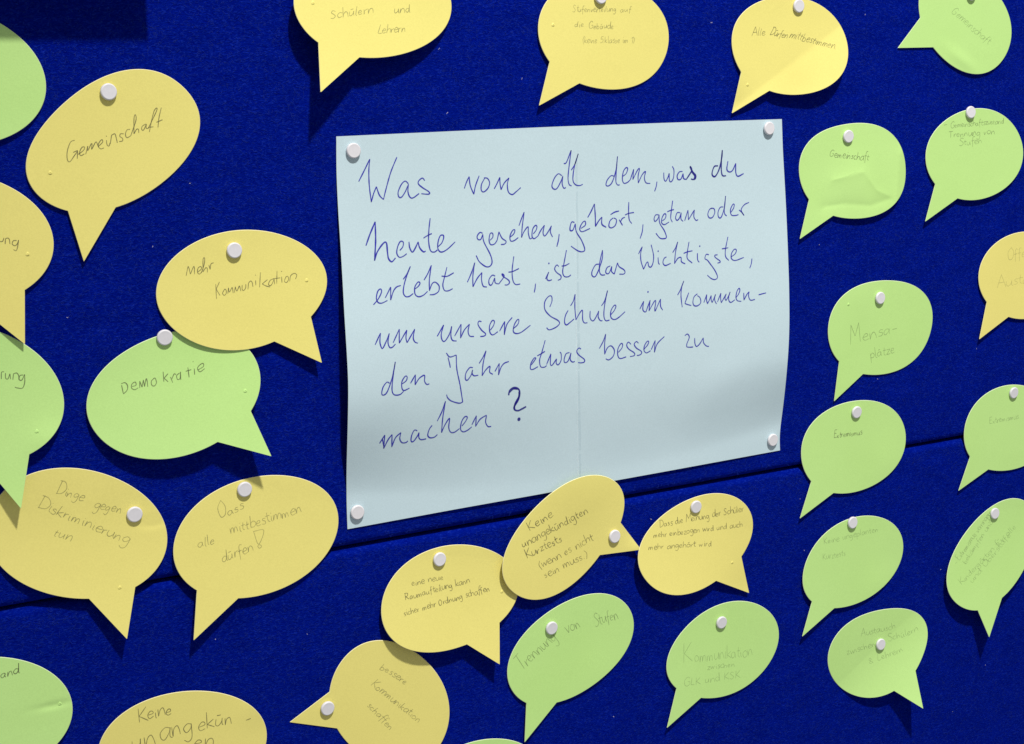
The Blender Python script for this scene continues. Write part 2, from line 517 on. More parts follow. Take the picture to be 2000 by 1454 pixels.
def outline(spec, tail):
    cx, cy, a, b, an = spec[0]; co = spec[1]
    ca, sa = math.cos(an), math.sin(an)
    def F(th):
        r = 1 + co[0]
        for i in range(1, 5):
            r += co[2 * i - 1] * math.cos(i * th) + co[2 * i] * math.sin(i * th)
        return r
    def pt(th, r=None):
        r = F(th) if r is None else r
        u, v = a * r * math.cos(th), b * r * math.sin(th)
        return np.array([cx + u * ca - v * sa, cy + u * sa + v * ca])
    def inv(Q):
        dx, dy = Q[0] - cx, Q[1] - cy
        u, v = (dx * ca + dy * sa) / a, (-dx * sa + dy * ca) / b
        return math.atan2(v, u), math.hypot(u, v)
    A, T, Bp = [np.array(q) for q in tail]
    tA, rA = inv(A); tB, rB = inv(Bp); tT, _ = inv(T)
    two = 2 * math.pi
    span = (tB - tA) % two; toT = (tT - tA) % two
    if toT < span:          # the tail lies on this side: go the other way round
        span = span - two
    n = 190
    eA, eB = rA - F(tA), rB - F(tB)
    pts = []
    for k in range(n + 1):
        s = k / n
        th = tA + span * s
        da, db = abs(span) * s, abs(span) * (1 - s)
        pts.append(pt(th, F(th) + eA * math.exp(-da / .25) + eB * math.exp(-db / .25)))
    # tail: B -> tip -> A, with a slightly blunt tip
    for P0, P1 in ((Bp, T), (T, A)):
        d = P1 - P0; L = np.hypot(*d); k = max(3, int(L / 3.0))
        rr = np.linspace(0, 1, k + 1)[1:-1] if P0 is Bp else np.linspace(0, 1, k + 1)[1:-1]
        if P0 is Bp:
            pts += [P0 + d * t for t in rr if (1 - t) * L > 1.1]
            w = (A - T) / np.hypot(*(A - T)); q = (Bp - T) / np.hypot(*(Bp - T))
            mid = T + (w + q) / np.hypot(*(w + q)) * 0.35
            pts += [T + q * 1.1, T + q * .45 + w * .05, mid * .5 + T * .5, T + w * .45 + q * .05, T + w * 1.1]
        else:
            pts += [P0 + d * t for t in rr if t * L > 1.6]
    return np.array([cx, cy]), pts

def build_sheet(name, ring_pts, centre, hf, mat, thick=0.32, M=26, parent=None):
    n = len(ring_pts)
    v, f = [], []
    fr = [(j / M) ** 0.9 for j in range(1, M + 1)]
    for side, off in ((0, 0.0), (1, -thick)):
        base = len(v)
        X, Y = centre; h = hf(X, Y); x, y = lift(X, Y, h); v.append(world(x, y, h + off))
        for t in fr:
            for q in ring_pts:
                X, Y = centre + (q - centre) * t
                h = hf(X, Y); x, y = lift(X, Y, h); v.append(world(x, y, h + off))
        for k in range(n):
            tri = (base, base + 1 + k, base + 1 + (k + 1) % n)
            f.append(tri if side == 0 else tri[::-1])
        for j in range(M - 1):
            for k in range(n):
                a, b = base + 1 + j * n + k, base + 1 + j * n + (k + 1) % n
                q4 = (a, a + n, b + n, b)
                f.append(q4 if side == 0 else q4[::-1])
    # rim
    base = len(v); o0 = 1 + (M - 1) * n; o1 = 1 + M * n + 1 + (M - 1) * n
    for k in range(n): v.append(v[o0 + k])
    for k in range(n):                      # the cut edge slopes out a little towards the back
        a, c = v[o1 + k], v[o1 - n + k]
        L = math.dist(a, c) + 1e-9
        v[o1 + k] = tuple(a[i] + (a[i] - c[i]) / L * 0.00028 for i in range(3))
        v.append(v[o1 + k])
    nf = len(f)
    for k in range(n):
        a, b = base + k, base + (k + 1) % n
        f.append((a, a + n, b + n, b))
    o = link_mesh(name, v, f, mat, parent)
    o.data.materials.append(YELLOW_EDGE if mat is YELLOW else GREEN_EDGE)
    mi = np.zeros(len(f), dtype=np.int32); mi[nf:] = 1
    o.data.polygons.foreach_set('material_index', mi)
    return o

def pin_hole(px, py, hf, mat, parent):
    """raised burr of an old pin prick"""
    c = at(px, py); v = []; f = []
    n = 10
    rings = [(1.5, 0.02), (0.95, 0.30), (0.45, 0.62), (0.22, 0.30)]
    for (r, e) in rings:
        for k in range(n):
            a = 2 * math.pi * k / n + r
            rr = r * (1 + 0.2 * math.sin(3 * a))
            X, Y = c[0] + rr * math.cos(a), c[1] + rr * math.sin(a)
            h = hf(X, Y); x, y = lift(X, Y, h)
            v.append(world(x, y, h + e))
    for j in range(len(rings) - 1):
        for k in range(n):
            a, b = j * n + k, j * n + (k + 1) % n
            f.append((a, b, b + n, a + n))
    f.append(tuple(range(3 * n, 4 * n)))
    return link_mesh('pin_hole', v, f, mat, parent)

def gauss(px, py, sx, amp, sy=None, rot=0.0):
    c = at(px, py); sy = sy or sx; cr, sr = math.cos(rot), math.sin(rot)
    def g(X, Y):
        dx, dy = X - c[0], Y - c[1]
        u, w = dx * cr + dy * sr, -dx * sr + dy * cr
        return amp * math.exp(-(u / sx) ** 2 - (w / sy) ** 2)
    return g

def ridge(pts, amp, w, step=0.0):
    """crease along a polyline: a fine ridge, with paper bent to one side of it"""
    P = [at(*p) for p in pts]
    def g(X, Y):
        best = 1e9
        for a, b in zip(P, P[1:]):
            d = b - a; L2 = float(d @ d)
            t = ((X - a[0]) * d[0] + (Y - a[1]) * d[1]) / L2
            t = min(max(t, 0.0), 1.0)
            q = math.hypot(X - a[0] - d[0] * t, Y - a[1] - d[1] * t)
            best = min(best, q)
        return amp * math.exp(-best / w)
    return g

def both(*fs):
    return lambda X, Y: sum(f(X, Y) for f in fs)

def fold(p, q, amp, soft=4.0):
    """paper bent forward beyond the line p-q (on its right-hand side)"""
    a, b = at(*p), at(*q); d = (b - a) / np.hypot(*(b - a)); n = (-d[1], d[0])
    def g(X, Y):
        s = (X - a[0]) * n[0] + (Y - a[1]) * n[1]
        return amp * 0.5 * (s + math.sqrt(s * s + soft * soft))
    return g

CARDS = {
  'g_left_top': ('g', [-268.38, -48.29, 63.92, 43.78, 0.199], [0.0005, -0.0001, 0.0003, -0.0005, -0.0001, -0.0005, -0.0, -0.0004, 0.0001], None, None),
  'y_gem': ('y', [-161.1, -2.13, 63.81, 40.94, -0.4592], [-0.001, 0.0007, -0.0013, -0.0047, -0.0056, -0.0158, 0.0029, -0.006, 0.0144], ((226, 405), (164, 511), (133, 412)), (213, 180)),
  'y_mehr': ('y', [-75.12, 106.08, 64.13, 42.72, -0.0159], [-0.0008, -0.0024, 0.0027, -0.0026, -0.0001, 0.0082, -0.0101, 0.0068, 0.0], ((607, 619), (628.6, 709), (535.8, 667)), (459, 490)),
  'g_demo': ('g', [-129.07, 176.84, 63.89, 44.72, -0.1372], [0.0011, 0.0029, -0.0012, -0.0016, -0.005, -0.005, -0.008, -0.0023, 0.0057], ((489.5, 803.5), (530, 891.5), (425, 863.3)), (323, 660)),
  'y_ung': ('y', [-271.09, 56.91, 63.95, 43.63, 0.1668], [-0.0001, 0.0004, 0.0003, -0.0, -0.0002, -0.0004, -0.0001, -0.0005, 0.0003], ((48, 566.6), (48.5, 672.5), (-55, 590)), None),
  'g_rung': ('g', [-268.9, 159.02, 63.71, 44.34, 0.4435], [0.0016, 0.0011, 0.0028, -0.0015, -0.0001, -0.0024, 0.0, -0.0017, 0.0006], ((57, 887.5), (41, 993.5), (-35, 903)), None),
  'y_dinge': ('y', [-204.37, 267.7, 64.51, 45.38, 0.3894], [-0.0011, 0.0006, -0.0009, -0.0015, 0.002, 0.0081, 0.0007, -0.0053, -0.0022], ((264, 1146.8), (248, 1248.5), (173.7, 1169.5)), (264, 1006)),
  'y_dass': ('y', [-73.39, 291.13, 64.83, 45.52, -0.073], [0.0005, -0.0013, -0.0001, 0.0, 0.0007, 0.0039, -0.0009, -0.0016, -0.0033], ((465.5, 1168.7), (378.5, 1251), (385, 1153.3)), (479, 957)),
  'g_wand': ('g', [-281.18, 386.67, 63.9, 43.72, 0.1681], [-0.0003, 0.001, 0.0008, -0.0002, -0.0005, -0.001, 0.0001, -0.0007, 0.0009], None, None),
  'y_unan': ('y', [-138.39, 441.98, 64.6, 42.92, 0.1717], [-0.0007, -0.0007, 0.0007, 0.0025, 0.0002, 0.0008, -0.0039, -0.0034, -0.0011], None, None),
  'y_schul': ('y', [35.93, -93.75, 63.01, 37.46, -0.0076], [0.003, 0.0016, -0.003, -0.0003, -0.0047, -0.0025, -0.0011, -0.003, 0.0072], ((702.3, 112), (626.5, 180.5), (622.2, 83.4)), None),
  'y_stuf': ('y', [236.84, -72.43, 62.36, 42.93, 0.1284], [-0.0095, 0.0027, 0.0176, 0.0153, -0.0022, -0.0053, -0.0093, -0.0113, -0.0008], ((1132, 162.8), (1053.3, 206.5), (1074, 121)), (1175, -6)),
  'y_alle': ('y', [427.79, -61.82, 64.62, 41.12, 0.1241], [-0.0001, -0.0016, 0.001, 0.0008, -0.0033, 0.0025, 0.0054, -0.0039, 0.0107], ((1503, 177.3), (1430, 221.5), (1448.2, 141)), (1562, 12)),
  'g_gem_top': ('g', [633.61, -84.23, 63.02, 43.35, 0.4885], [-0.0058, 0.0003, 0.0116, 0.012, -0.0001, -0.0066, -0.0115, -0.0096, -0.002], ((1823, 92.6), (1754, 94), (1798, 35)), (1900, -11)),
  'g_gem': ('g', [502.68, 47.74, 63.71, 43.23, 0.1112], [-0.0007, 0.0057, 0.0019, 0.0071, -0.0053, -0.0173, 0.0024, -0.0149, 0.0144], ((1627.7, 421.4), (1562.6, 467), (1580.6, 390)), (1659, 267)),
  'g_zust': ('g', [653.1, 39.45, 63.49, 42.49, 0.0388], [-0.0001, 0.0001, -0.0015, -0.0009, -0.0022, -0.0018, 0.0051, 0.0026, 0.0059], ((1870.6, 387.6), (1807.5, 433), (1827, 360)), (1898, 220)),
  'y_offe': ('y', [728.08, 159.75, 64.19, 42.79, 0.1256], [-0.0008, 0.0008, -0.0002, 0.0011, -0.0002, -0.0016, 0.0002, 0.0008, 0.0003], ((1970, 619), (1913, 663), (1927.7, 590.4)), (2008, 478)),
  'g_mensa': ('g', [541.1, 192.67, 65.05, 44.54, 0.0579], [-0.0013, -0.0033, 0.0037, 0.0021, -0.0012, -0.0025, -0.0152, -0.0151, -0.0034], ((1686, 730.6), (1629.5, 784), (1639.5, 706.3)), (1721, 583)),
  'g_ext': ('g', [511.82, 302.36, 64.35, 43.9, 0.0514], [0.0005, -0.0016, 0.0009, 0.0014, -0.0015, 0.0059, -0.0054, -0.0076, 0.0057], ((1628.4, 963), (1562.6, 1013), (1585, 940.4)), (1675, 806)),
  'g_ext2': ('g', [714.84, 311.24, 62.09, 43.62, 0.1014], [0.0054, 0.0086, 0.0047, 0.0072, 0.0089, 0.0056, 0.0109, -0.0064, 0.0031], ((1930.7, 917), (1872.3, 959), (1895, 892.3)), (1982, 768)),
  'g_keine': ('g', [514.81, 414.51, 62.51, 42.93, -0.1061], [-0.0005, -0.0002, -0.0014, -0.0008, 0.001, 0.0063, 0.0108, -0.0005, -0.0053], ((1630, 1188), (1567.2, 1243.5), (1586.3, 1175.3)), (1667, 1022)),
  'g_diag': ('g', [701.02, 439.64, 66.54, 48.91, -0.5553], [-0.0046, -0.0101, -0.0019, -0.006, -0.0094, 0.0089, -0.0195, -0.002, 0.0091], ((1957, 1168), (1932.2, 1245), (1910, 1192.3)), (1945, 1004)),
  'g_aust': ('g', [550.43, 511.31, 64.09, 44.56, 0.0704], [-0.0007, 0.0029, 0.0121, 0.0019, 0.0057, -0.0157, -0.0374, -0.0075, -0.0072], ((1788, 1310.5), (1803.2, 1384.5), (1746.3, 1349.5)), (1722, 1260)),
  'g_komm': ('g', [362.63, 470.81, 62.87, 43.83, -0.0409], [-0.0011, 0.0038, -0.0007, -0.0018, 0.0009, -0.0091, 0.0039, 0.0085, -0.0034], ((1369.3, 1363.2), (1303, 1422), (1321.8, 1344.7)), (1411, 1217)),
  'g_tren': ('g', [200.57, 435.82, 64.31, 42.7, -0.2744], [0.0003, -0.0014, 0.0001, 0.0019, -0.0022, 0.0025, 0.0023, -0.0059, 0.0062], ((1087.4, 1372.3), (1025, 1450), (1028.5, 1373.2)), (1079, 1228)),
  'y_kurz': ('y', [194.28, 336.2, 64.99, 40.58, -0.5645], [-0.0007, -0.0035, 0.0002, 0.002, -0.0052, 0.0129, -0.0021, -0.0076, 0.0138], ((1212, 1021.5), (1252, 1074), (1171.5, 1084.5)), (1202, 1049)),
  'y_mein': ('y', [330.82, 365.26, 62.44, 42.82, -0.1703], [-0.0022, -0.0007, 0.0009, 0.0006, -0.0016, 0.0094, -0.014, 0.0012, 0.0093], ((1448, 1087.5), (1463, 1158.5), (1398.6, 1134.6)), (1361, 991)),
  'y_neue': ('y', [86.01, 369.32, 62.02, 43.64, 0.0229], [-0.0006, -0.0019, -0.005, 0.0031, -0.0033, 0.0231, 0.0053, -0.0006, 0.0006], ((975.5, 1216.5), (976, 1298), (912, 1258.7)), (860, 1094)),
  'y_bess': ('y', [30.55, 448.0, 61.75, 44.5, 0.915], [-0.0015, -0.0012, -0.002, 0.0048, -0.0043, 0.0052, -0.0003, -0.0071, 0.0087], ((658.9, 1423), (566.5, 1411), (644.4, 1351.8)), (641, 1385)),
  'g_bottom': ('g', [105.33, 540.33, 64.0, 43.5, 0.0282], [-0.0, 0.0, -0.0, -0.0, -0.0, 0.0, 0.0, 0.0, -0.0], None, None),
}


# colour, which ref point lifts by how much, labels and writing
# (text, x0, y0, x1, y1, x-height, width, slant, capital factor)
NOTES = {
 'g_left_top': dict(pin=(-80, 60), ref=(-60, 280), H=2.5, label='blank-looking green card cut off by the left edge, its top in a dark square shadow'),
 'y_gem': dict(ref=(164, 511), H=2.6, label='large yellow speech-bubble card reading Gemeinschaft, tail pointing straight down, at upper left', holes=[(98, 338)]),
 'y_mehr': dict(ref=(480, 690), H=4.6, h0=0.7, label='yellow speech-bubble card reading Mehr Kommunikation, tail at its lower right', holes=[(599, 548)]),
 'g_demo': dict(ref=(430, 870), H=10.5, pw=1.25, cross=0.5, label='green speech-bubble card reading Demokratie, tucked under the yellow one above and hanging forward', holes=[(479, 764)]),
 'y_ung': dict(pin=(-60, 400), ref=(48, 672), H=2.6, h0=1.6, label='yellow card ending in ung, cut off by the left edge, tail touching a green card', holes=[(54, 497)]),
 'g_rung': dict(pin=(-60, 690), ref=(41, 993), H=9.5, h0=0.6, pw=1.6, label='green card ending in rung at the left edge, its tail lying over a yellow card', holes=[(72, 843)], extra=lambda: gauss(95, 865, 14, 1.4)),
 'y_dinge': dict(ref=(248, 1248), H=9.5, label='yellow card reading Dinge gegen Diskriminierung tun, under the tip of a green tail', holes=[(234, 1148)], extra=lambda: gauss(300, 1020, 9, -.7, 4),
    text=[('Dinge',108,964,163,979,10,.5,.2,1.35),('gegen',182,992,237,1003,10,.5,.2,1),('Diskriminierung',72,991,250,1062,11,.5,.15,1.15),('tun',103,1046,138,1058,10,.5,.2,1)], ink=1),
 'y_dass': dict(ref=(378, 1251), H=8.5, label='yellow speech-bubble card reading Dass alle mittbestimmen dürfen, a white pin at its top edge', 
    text=[('Oass',428,1014,477,993,9,.5,.2,1.6),('mittbestimmen',450,1044,590,1000,10,.5,.15,1),('alle',386,1071,421,1061,9,.5,.2,1),('dürfen',433,1099,496,1076,10,.5,.2,1)], ink=1),
 'g_wand': dict(pin=(-60, 1300), ref=(-10, 1560), H=4.5, label='green speech-bubble card ending in wand, cut off at the lower left corner', holes=[(117, 1375)],
    text=[('wand',-14,1328,38,1315,9,.6,.25,1)], ink=0, extra=lambda: gauss(105, 1378, 12, -.6, 2.5)),
 'y_unan': dict(pin=(365, 1500), ref=(365, 1340), H=0.6, label='yellow card reading Keine unangekün-, cut off by the bottom edge at lower left', extra=lambda: gauss(500, 1380, 14, 0.8),
    text=[('Keine',270,1411,338,1394,13,.6,.2,1.0),('un',258,1471,306,1455,22,.6,.2,1),('ang',311,1447,381,1430,20,.6,.2,1),('ekün',386,1428,457,1412,15,.6,.2,1),('-',480,1412,494,1407,8,.6,0,1),('en',378,1460,419,1456,15,.6,.2,1)], ink=0),
 'y_schul': dict(pin=(735, -120), ref=(626, 180), H=22, h0=0.6, pw=1.25, label='yellow card reading Schülern und Lehrern at the top, hanging forward over a long shadow', holes=[(611, 6)],
    text=[('Schülern',645,37,730,26,9,.5,.15,1.0),('und',769,25,803,24,9,.5,.1,1),('Lehrern',737,66,792,63,8,.5,.15,1.05)], ink=1),
 'y_stuf': dict(ref=(1053, 207), H=4.2, label='yellow card reading Stufenverteilung auf die Gebäude, top middle above the big sheet', holes=[(1080, 49)],
    text=[('Stufenverteilung',1118,24,1204,23,6.5,.45,.1,1.15),('auf',1211,24,1233,23,6,.45,.1,1),('die',1121,53,1141,53,6,.45,.1,1),('Gebäude',1149,57,1199,56,6.5,.45,.1,1.1),('(keine 5.klasse im 1)',1137,84,1240,84,6.5,.4,.1,1)], ink=1),
 'y_alle': dict(ref=(1575, 187), H=4.8, pw=1.2, label='yellow speech-bubble card reading Alle dürfen mittbestimmen, creased across above its tail', extra=lambda: both(fold((1440, 206), (1562, 112), 0.13, 1.2), gauss(1425, 225, 22, -3.4), gauss(1560, 190, 22, -1.6)), holes=[(1460, 166)],
    text=[('Alle',1468,70,1495,68,7,.45,.2,1.2),('Dürfen',1503,68,1537,75,7,.5,.2,1.2),('mittbestimmen.',1541,73,1633,97,8,.5,.25,1)], ink=0),
 'g_gem_top': dict(ref=(1900, 145), H=1.6, label='green card with Gemeinschaft running downhill at the top right, tail pointing left', 
    text=[('Gemeinschaft',1857,24,1930,88,8,.5,.0,1.15)], ink=2, extra=lambda: gauss(1880, 118, 22, 0.8, 6, .5)),
 'g_gem': dict(ref=(1690, 425), H=3.4, label='crumpled green speech-bubble card reading Gemeinschaft, right of the big sheet',
    extra=lambda: both(gauss(1672, 350, 24, 1.3), ridge([(1628, 352), (1688, 336), (1712, 372), (1738, 384)], .55, 4.5), ridge([(1608, 404), (1650, 398), (1700, 402), (1738, 388)], -.7, 5), ridge([(1758, 300), (1754, 350), (1750, 398)], .7, 5), gauss(1775, 360, 10, -1.6, 30, .1)),
    text=[('Gemeinschaft',1619,306,1697,314,7.5,.5,.1,1.0)], ink=0),
 'g_zust': dict(ref=(1900, 390), H=3.0, label='green card with three small lines ending in Stufen, pinned at its very top edge',
    text=[('-',1842,248,1852,247,5,.5,0,1),('Gemeinschaftszustand',1856,250,1961,241,5.5,.5,.1,1.1),('Trennung von',1853,269,1943,262,6.5,.5,.1,1.1),('Stufen',1873,286,1919,279,6.5,.5,.1,1.1)], ink=1),
 'y_offe': dict(ref=(1930, 660), H=3.2, label='yellow speech-bubble card cut off by the right edge, reading Offener Austausch', nopin=True,
    text=[('Offener',1967,507,2030,499,10,.45,.15,1.1),('Austausch',1947,562,2060,546,10,.45,.1,1.15)], ink=2),
 'g_mensa': dict(ref=(1640, 770), H=1.4, label='green speech-bubble card reading Mensaplätze, its tail just above the next green card', holes=[(1657, 595)],
    text=[('Mensa-',1660,674,1755,648,12,.5,.25,1.75),('plätze',1700,701,1748,689,9,.5,.15,1)], ink=1, extra=lambda: gauss(1680, 590, 20, .5)),
 'g_ext': dict(ref=(1600, 1000), H=2.6, label='green card reading Extremismus, whole, lying across the joint of the felt panels', 
    text=[('Extremismus',1628,856,1684,849,6,.5,.15,1.2)], ink=0, extra=lambda: gauss(1740, 905, 22, 1.0)),
 'g_ext2': dict(ref=(1900, 950), H=2.2, label='green card cut off by the right edge with one blurred word, over the panel joint',
    text=[('Extremismus',1932,828,1990,818,6,.5,.15,1.1)], ink=2),
 'g_keine': dict(ref=(1590, 1230), H=4.5, label='green speech-bubble card reading Keine ungeplanten Kurztests, pinned at its top rim', 
    text=[('Keine ungeplanten',1609,1064,1716,1038,6,.45,.15,1.2),('Kurztests',1607,1094,1652,1085,6.5,.45,.15,1.1)], ink=2, extra=lambda: gauss(1720, 1150, 22, 1.0)),
 'g_diag': dict(ref=(1920, 1240), H=14.0, pw=1.3, label='green card at the right edge with lines of writing running steeply uphill',
    text=[('- Extremismus verringern',1868,1104,1938,1000,5.5,.5,.1,1.1),('bekämpfen und',1886,1102,1940,1020,5,.45,.1,1),('Kindergärten für alle',1878,1143,1985,1030,5.5,.45,.1,1.1),('und Oberstufe',1899,1140,1975,1045,5.5,.45,.1,1.1)], ink=2),
 'g_aust': dict(ref=(1775, 1375), H=14.5, pw=1.25, label='lowest green card at right, a pin at its middle, reading Austausch zwischen Schülern', 
    text=[('Austausch',1681,1244,1750,1227,6.5,.5,.15,1.2),('zwischen',1654,1279,1711,1262,6.5,.5,.1,1),('Schülern',1735,1254,1794,1233,6.5,.5,.1,1.1),('& Lehrern',1698,1298,1765,1272,6.5,.45,.1,1.1)], ink=2),
 'g_komm': dict(ref=(1340, 1400), H=3.2, label='green speech-bubble card reading Kommunikation zwischen GLK und KSK', 
    text=[('K',1334,1297,1356,1292,16,.5,.15,1.4),('ommunikation',1356,1294,1470,1280,12,.45,.1,1),('zwischen',1381,1308,1436,1302,6,.45,.1,1),('GLK und KSK',1335,1341,1447,1324,7.5,.45,.15,1.1)], ink=2),
 'g_tren': dict(ref=(1050, 1430), H=3.0, label='green card reading Trennung von Stufen steeply uphill, tail almost at the bottom edge', 
    text=[('Trennung',1019,1310,1088,1246,12,.5,.05,1.2),('von',1108,1240,1135,1224,12,.5,.1,1),('Stufen',1162,1224,1208,1208,11,.5,.1,1.15)], ink=1, extra=lambda: gauss(1170, 1320, 22, .7)),
 'y_kurz': dict(ref=(1030, 1150), H=3.6, h0=1.9, pw=1.5, extra=lambda: both(gauss(1130, 935, 40, 3.6), gauss(1256, 1072, 13, 3.4)), label='yellow card overlapping the bottom of the big sheet, reading Keine unangekündigten Kurztests',
    text=[('Keine',1034,1037,1082,1008,9,.6,.1,1.2),('unangekündigten',1021,1070,1150,1002,8.5,.6,.1,1),('Kurztests',1029,1091,1099,1057,8,.6,.1,1.1),('(wenn es nicht',1054,1112,1160,1054,8,.5,.1,1),('sein muss.)',1064,1130,1150,1087,8,.5,.1,1)], ink=0),
 'y_mein': dict(ref=(1290, 1155), H=9.5, pw=1.3, extra=lambda: gauss(1463, 1158, 26, -2.5), label='yellow card reading Dass die Meinung der Schüler, touched by a yellow tail tip', holes=[(1430, 1099)],
    text=[('Dass die Meinung der Schüler',1288,1030,1453,999,6.5,.5,.1,1.15),('mehr einbezogen wird und auch',1276,1051,1451,1029,6,.5,.1,1),('mehr angehört wird',1266,1074,1391,1066,6,.5,.1,1)], ink=0),
 'y_neue': dict(ref=(830, 1275), H=8.5, pw=1.2, label='yellow card reading eine neue Raumaufteilung, between two other yellow cards it overlaps', holes=[(980, 1156)],
    text=[('eine neue',804,1145,867,1131,6.5,.5,.1,1),('Raumaufteilung kann',792,1173,918,1138,6.5,.5,.1,1.15),('sicher mehr Ordnung schaffen',789,1203,957,1154,6.5,.5,.1,1.1)], ink=0),
 'y_bess': dict(ref=(800, 1400), H=1.2, label='yellow card pinned through its leftward tail, reading bessere Kommunikation schaffen downhill', 
    text=[('bessere',741,1306,793,1338,7.5,.5,.1,1),('Kommunikation',724,1338,817,1413,8,.5,.1,1.2),('schaffen',717,1378,762,1427,7.5,.5,.1,1)], ink=1),
 'g_bottom': dict(pin=(960, 1480), ref=(960, 1700), H=2, label='green card of which only the top rim shows at the bottom edge'),
}
PIN_LABELS = {
 'y_gem': 'round white push pin through the upper left of the big yellow Gemeinschaft card',
 'y_mehr': 'round white push pin above the writing on the yellow Mehr Kommunikation card',
 'g_demo': 'round white push pin on the top edge of the green Demokratie card',
 'y_dinge': 'round white push pin at the right of the yellow Dinge gegen Diskriminierung card',
 'y_dass': 'round white push pin at the top of the yellow Dass alle mittbestimmen card',
 'y_stuf': 'white push pin cut by the top edge of the photo over the yellow Stufenverteilung card',
 'y_alle': 'white push pin at the very top of the creased yellow card right of centre',
 'g_gem_top': 'white push pin barely in view above the green card at the top right',
 'g_gem': 'white push pin on the crumpled green Gemeinschaft card beside the big sheet',
 'g_zust': 'white push pin on the top edge of the green Trennung von Stufen card at right',
 'g_mensa': 'white push pin on the green Mensaplätze card',
 'g_ext': 'white push pin on the green Extremismus card that crosses the panel joint',
 'g_ext2': 'white push pin near the right edge on the green card over the panel joint',
 'g_keine': 'white push pin on the rim of the green Keine ungeplanten Kurztests card',
 'g_diag': 'white push pin on the green card with steep writing at the right edge',
 'g_aust': 'white push pin in the middle of the lowest green card at right',
 'g_komm': 'white push pin on the green Kommunikation zwischen GLK und KSK card',
 'g_tren': 'white push pin between the words on the uphill green Trennung von Stufen card',
 'y_kurz': 'white push pin through the tail of the yellow Kurztests card under the big sheet',
 'y_mein': 'white push pin at the top of the yellow Dass die Meinung card',
 'y_neue': 'white push pin with a long shadow on the yellow eine neue Raumaufteilung card',
 'y_bess': 'white push pin through the tail of the yellow bessere Kommunikation card',
}
